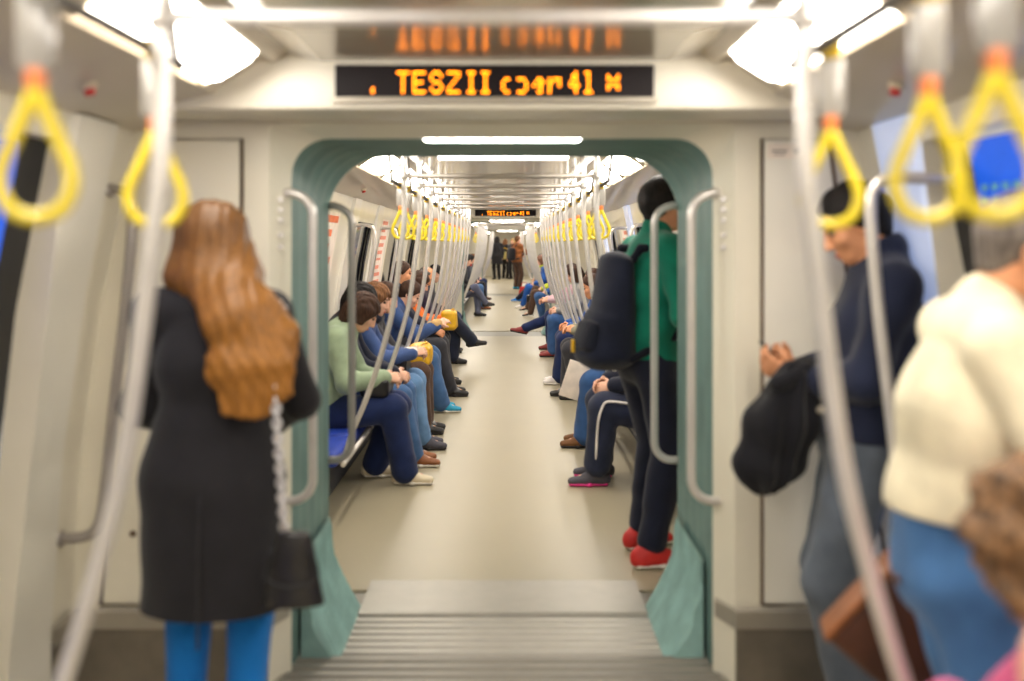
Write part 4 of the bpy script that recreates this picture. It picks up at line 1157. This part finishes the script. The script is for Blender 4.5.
a5 = L_('seated man leaning forward in a blue jacket and jeans with bright teal sneakers', 8.83, lean=(-4, 14, 30), head=(0, 34, 0), rf=(.10, .54, 0, -4, 0), lf=(-.12, .47, 0, 4, 0), x=-1.06,
   top=dict(m=F('slate_blue_cloth', (52, 76, 124)), o=.03, hem=.15, cuff=ltan, fold=.008), legs=dict(m=denim, o=.024, ank=.02), shoes=dict(m=teal_s, sole=M_sole_w, lace=white), hair=dict(m=H_brn, style='short'),
   lh=(-.06, .46, .78), rh=(.05, .50, .80))
a6 = L_('seated man in dark jacket with bright blue hood, upright behind the man in teal sneakers', 9.75, lean=(-4, 2, 8), head=(0, 6, 0), rf=(.10, .54, 0, -4, 0), lf=(-.12, .50, 0, 4, 0), x=-1.06, pz=.50, S=1.0, skin='warm',
   top=dict(m=navy, o=.028, hood=sky), legs=dict(m=char, o=.02), shoes=sh_blk, hair=dict(m=H_brn, style='crop', t=.004), **lap)
a7 = L_('seated person in an orange jacket and black trousers holding a mustard bag', 10.55, sex='f', lean=(-4, 8, 18), rf=(.08, .46, 0, -4, 0), lf=(-.10, .42, 0, 4, 0),
   top=dict(m=orange, o=.034, hem=.16, fold=.008), legs=dict(m=black, o=.016), shoes=sh_blk, hair=dict(m=H_brn, style='bob', len=.05), lh=(-.06, .42, .70), rh=(.05, .44, .70))
lap_bag(a7, (.0, .50, .70), (.15, .085, .10), L_yel, 'mustard yellow bag held by the person in the orange jacket', 4)
a8 = L_('seated balding man in a plum jacket with legs crossed and pointed black boots', 12.2, lean=(-14, 2, 12), head=(0, 10, 0), x=-1.02, skin='warm',
   lf=(-.08, .40, 0, 4, 0), rf=(-.06, .66, .22, 4, 8), rk=(.25, .6, 1), top=dict(m=purple, o=.03, hem=.15), legs=dict(m=F('dark_slate_trouser', (38, 44, 62)), o=.022, ank=.018), shoes=dict(m=L_blk, kind='boot'),
   hair=dict(m=H_gry, style='balding'), lh=(-.10, .30, .62), rh=(.06, .32, .64))
a9 = L_('seated passenger in grey with dark cap, last on the left bench of next car', 13.6, lean=(0, 4, 10), top=dict(m=char), legs=dict(m=denim_d), shoes=sh_blk, hair=dict(m=H_blk, style='hat', name='cap'), h=.011, x=-1.08,
   lf=(-.1, .34, 0, 0, 0), rf=(.1, .34, 0, 0, 0))

b1 = R_('seated person in a navy tracksuit with white side stripe and grey and pink sneakers', 6.20, sex='f', rf=(.12, .42, 0, -4, 0), lf=(-.12, .47, 0, 4, 0), x=1.03, pz=.47,
   top=dict(m=navy, o=.03), legs=dict(m=F('tracksuit_navy', (40, 46, 68)), o=.03, ank=.014, frac=.86, th=.02), shoes=dict(m=gry_s, sole=pink_s, lace=pink_s), hair=dict(m=H_brn, style='bob'), **lap)
for n, sx in (('l', -1),):
    st = MB(); J = b1; S = .97
    off = .118; d1 = unit(J['lK']-J['lH']); d2 = unit(J['lA']-J['lK'])
    pts = [J['lH']+d1*.12+A(-.108, 0, .06), J['lH']+d1*.25+A(-.108, 0, .05), J['lK']+A(-.092, -.03, .045), J['lK']+A(-.092, .012, .01), J['lK']+d2*.1+A(-.092, .03, 0), J['lK']+d2*.34+A(-.072, .015, 0)]
    st.tube([q*S for q in smoothpath(pts, 5)], .008, 8); st.build('side_stripe', white, J['root'])
b2 = R_('seated person in blue jeans and brown suede shoes holding a white paper, behind the tracksuit', 7.32, lf=(-.10, .48, 0, 4, 0), rf=(.10, .44, 0, -4, 0), x=1.05,
   top=dict(m=F('faded_blue_cloth', (70, 96, 150)), o=.026), legs=dict(m=denim_m, o=.022, ank=.02), shoes=dict(m=mat('brown_suede', (116, 78, 46), .8), sole=M_sole_d), hair=dict(m=H_blk, style='short'), lh=(-.10, .34, .70), rh=(.06, .36, .68))
w_ = tow(b2, (-.13, .56, .46)); pp = thing('newspaper', 'folded white paper in front of the knees of the person in brown suede shoes', 'paper', tuple(w_))
MB().box((0, 0, .05), (.14, .012, .27), Matrix.Rotation(math.radians(18), 3, 'Y'), bev=.004).build('sheet', M_paper, pp)
MB().box((.012, .006, .04), (.14, .008, .25), Matrix.Rotation(math.radians(21), 3, 'Y'), bev=.003).build('sheet', M_paper, pp)
b3 = R_('seated man in a grey green jacket, charcoal trousers and black boots on the right bench', 9.55, lf=(-.10, .36, 0, 4, 0), rf=(.10, .44, 0, -4, 0), lean=(4, 14, 20), head=(0, 22, 0), skin='warm',
   top=dict(m=khaki, o=.03, hem=.16), legs=dict(m=char, o=.022, ank=.016), shoes=dict(m=L_blk, kind='boot'), hair=dict(m=H_brn, style='short'), lh=(-.08, .38, .68), rh=(.06, .40, .68))
b4 = R_('seated man in blue jacket, dark jeans and white shoes on the right bench', 10.55, lf=(-.10, .48, 0, 4, 0), rf=(.10, .46, 0, -4, 0), lean=(0, 6, 12), head=(0, 8, 0), skin='warm',
   top=dict(m=blue, o=.028, scarf=white), legs=dict(m=denim_d, o=.024, ank=.02), shoes=dict(m=white, sole=M_sole_w), hair=dict(m=H_brn, style='short'), **lap)
b5 = R_('seated person in jeans and red shoes, fifth along the right bench', 13.1, sex='f', lf=(-.10, .44, 0, 4, 0), rf=(.10, .42, 0, -4, 0), top=dict(m=lgrey), legs=dict(m=denim_m, o=.02), shoes=dict(m=oxb), hair=dict(m=H_brn, style='bob'), h=.011, **lap)
b6 = R_('seated person in pink shirt stretching one leg with an oxblood shoe into the aisle', 14.0, lf=(-.08, .42, 0, 4, 0), rf=(.02, .84, .22, 8, 12), rk=(.1, .5, 1), lean=(-6, 4, 10),
   top=dict(m=rose, o=.02), legs=dict(m=denim_d, o=.02, frac=.92), shoes=dict(m=oxb), hair=dict(m=H_brn, style='short'), h=.011, lh=(-.08, .44, .72), rh=(.06, .48, .72))

# ================================================================= the cars beyond
fh = .014
def far(label, x, Y, rz, **k): return person(label, x, Y, rz, **dict(dict(h=fh, face=False), **k))
sit = dict(sit=True, lean=(-6, 4, 14), head=(0, 18, 0), S=.97, pz=.46)
far('distant seated man in grey trousers and black shoes, legs crossed, past the second gangway', -1.0, 20.3, -90, **dict(sit, lf=(-.08, .44, 0, 0, 0), rf=(-.04, .62, .2, 0, 8), rk=(.2, .6, 1)), top=dict(m=black), legs=dict(m=F('mid_grey_blue', (96, 100, 124))), shoes=sh_blk, hair=dict(m=H_brn, style='short'))
far('distant seated person in light jeans on the left, behind the grey trousers', -1.0, 22.6, -90, **dict(sit, rf=(.1, .5, 0, 0, 0)), top=dict(m=black), legs=dict(m=denim), shoes=dict(m=L_tan), hair=dict(m=H_blk, style='short'))
far('distant seated person with dark hair and a red collar on the left bench', -1.0, 24.4, -90, **dict(sit, rf=(.1, .5, 0, 0, 0)), top=dict(m=navy, scarf=red_s), legs=dict(m=black), shoes=dict(m=L_brn), hair=dict(m=H_blk, style='bob'))
far('distant seated person in grey blue, last on the left bench of the second car', -1.0, 26.4, -90, **sit, top=dict(m=greyb), legs=dict(m=denim_d), shoes=sh_brn, hair=dict(m=H_lbr, style='short'))
far('distant seated person in blue jeans just past the second gangway on the right', 1.03, 18.9, 90, **dict(sit, lf=(-.1, .34, 0, 0, 0), rf=(.1, .34, 0, 0, 0)), top=dict(m=blue), legs=dict(m=denim_m, o=.022), shoes=sh_blk, hair=dict(m=H_brn, style='short'))
far('distant seated woman in black heeled boots and lime yellow top on the right', 1.0, 20.4, 90, **dict(sit, lf=(-.1, .52, 0, 0, 0), rf=(.06, .58, .10, 0, 0)), sex='f', top=dict(m=hiv, hem=.18), legs=dict(m=brown), shoes=dict(m=L_blk, kind='heel'), hair=dict(m=H_lbr, style='bob'))
far('distant seated person with brown hair in a blue jacket with lime scarf on the right', .92, 23.0, 90, **dict(sit, lf=(-.1, .56, 0, 0, 0)), sex='f', top=dict(m=blue, scarf=hiv), legs=dict(m=blue), shoes=dict(m=white, sole=M_sole_w), hair=dict(m=mat('chestnut_hair', (112, 70, 48), .5), style='bob'))
far('distant seated person with pale sneakers, last on the right bench of the second car', 1.0, 25.6, 90, **dict(sit, lf=(-.1, .74, 0, 0, 0), rf=(.1, .7, 0, 0, 0)), top=dict(m=lgrey), legs=dict(m=navy), shoes=dict(m=sky, sole=M_sole_w), hair=dict(m=H_blk, style='short'))
rb = thing('shopping_bag', 'small red bag on the floor by the distant pale sneakers', 'bag', (.50, 28.0, 0))
SDF().cone(A(0, 0, .06), A(0, 0, .24), (.17, .10), (.13, .07), .02, (1, 0, 0), .5).build('bag_body', .013, red_s, rb, foldfn(.01, 20, 3)); MB().tube(smoothpath([(-.08, 0, .26), (-.06, 0, .38), (.06, 0, .38), (.08, 0, .26)], 4), .01, 6).build('handle', red_s, rb)
sm = far('distant standing man in a rust brown jacket with a dark backpack', .34, 32.6, -50, S=1.0, h=.016, top=dict(m=tang, o=.04, hem=.18), legs=dict(m=brown, o=.02), shoes=dict(m=teal_s), hair=dict(m=H_lbr, style='short'), rh=(.2, .4, 1.15), lh=(-.2, .35, 1.1))
b9 = thing('backpack', 'small dark backpack on the distant man in rust brown', 'backpack', (.34, 32.6, 0)); b9.rotation_euler = (0, 0, math.radians(-50))
SDF().cone(A(0, -.25, 1.0), A(0, -.22, 1.3), (.16, .11), (.14, .08), .03, (1, 0, 0), .6).build('pack_body', .015, black, b9)
for s in (-1, 1): MB().tube(smoothpath([(s*.1, -.18, 1.38), (s*.11, -.05, 1.48), (s*.13, .12, 1.40), (s*.15, .16, 1.2), (s*.18, .0, 1.03), (s*.15, -.18, .98)], 4), .02, 6).build('shoulder_strap', black, b9)
far('distant standing woman in a long dark coat, leftmost of the far standing group', -.42, 41.5, 20, S=1.02, h=.018, sex='f', top=dict(m=black, o=.045, skirt=(.62, .24, .18), name='coat'), legs=dict(m=black, o=.016), shoes=sh_blk, hair=dict(m=H_blk, style='bob'))
w2 = far('distant standing person in black with a yellow bag, second in the far standing group', -.08, 42.5, -30, S=.97, h=.018, top=dict(m=black, o=.035, hem=.18), legs=dict(m=black, o=.016), shoes=sh_blk, hair=dict(m=H_lbr, style='bob'))
yb = thing('handbag', 'small yellow bag carried by the person in the far standing group', 'bag', (-.09, 42.22, .98))
SDF().rbox(A(0, 0, 0), (.17, .07, .15), .04).build('bag_body', .016, mat('pale_yellow_bag', (226, 208, 130), .6), yb); MB().tube(smoothpath([(-.1, 0, .14), (-.08, 0, .3), (.08, 0, .3), (.1, 0, .14)], 4), .012, 6).build('handle', L_yel, yb)
far('distant standing person with fair hair in charcoal, third in the far standing group', .25, 41.8, 150, S=.98, h=.018, top=dict(m=char, o=.035, hem=.18), legs=dict(m=black, o=.016), shoes=sh_blk, hair=dict(m=mat('fair_hair', (176, 138, 84), .5), style='bob'))
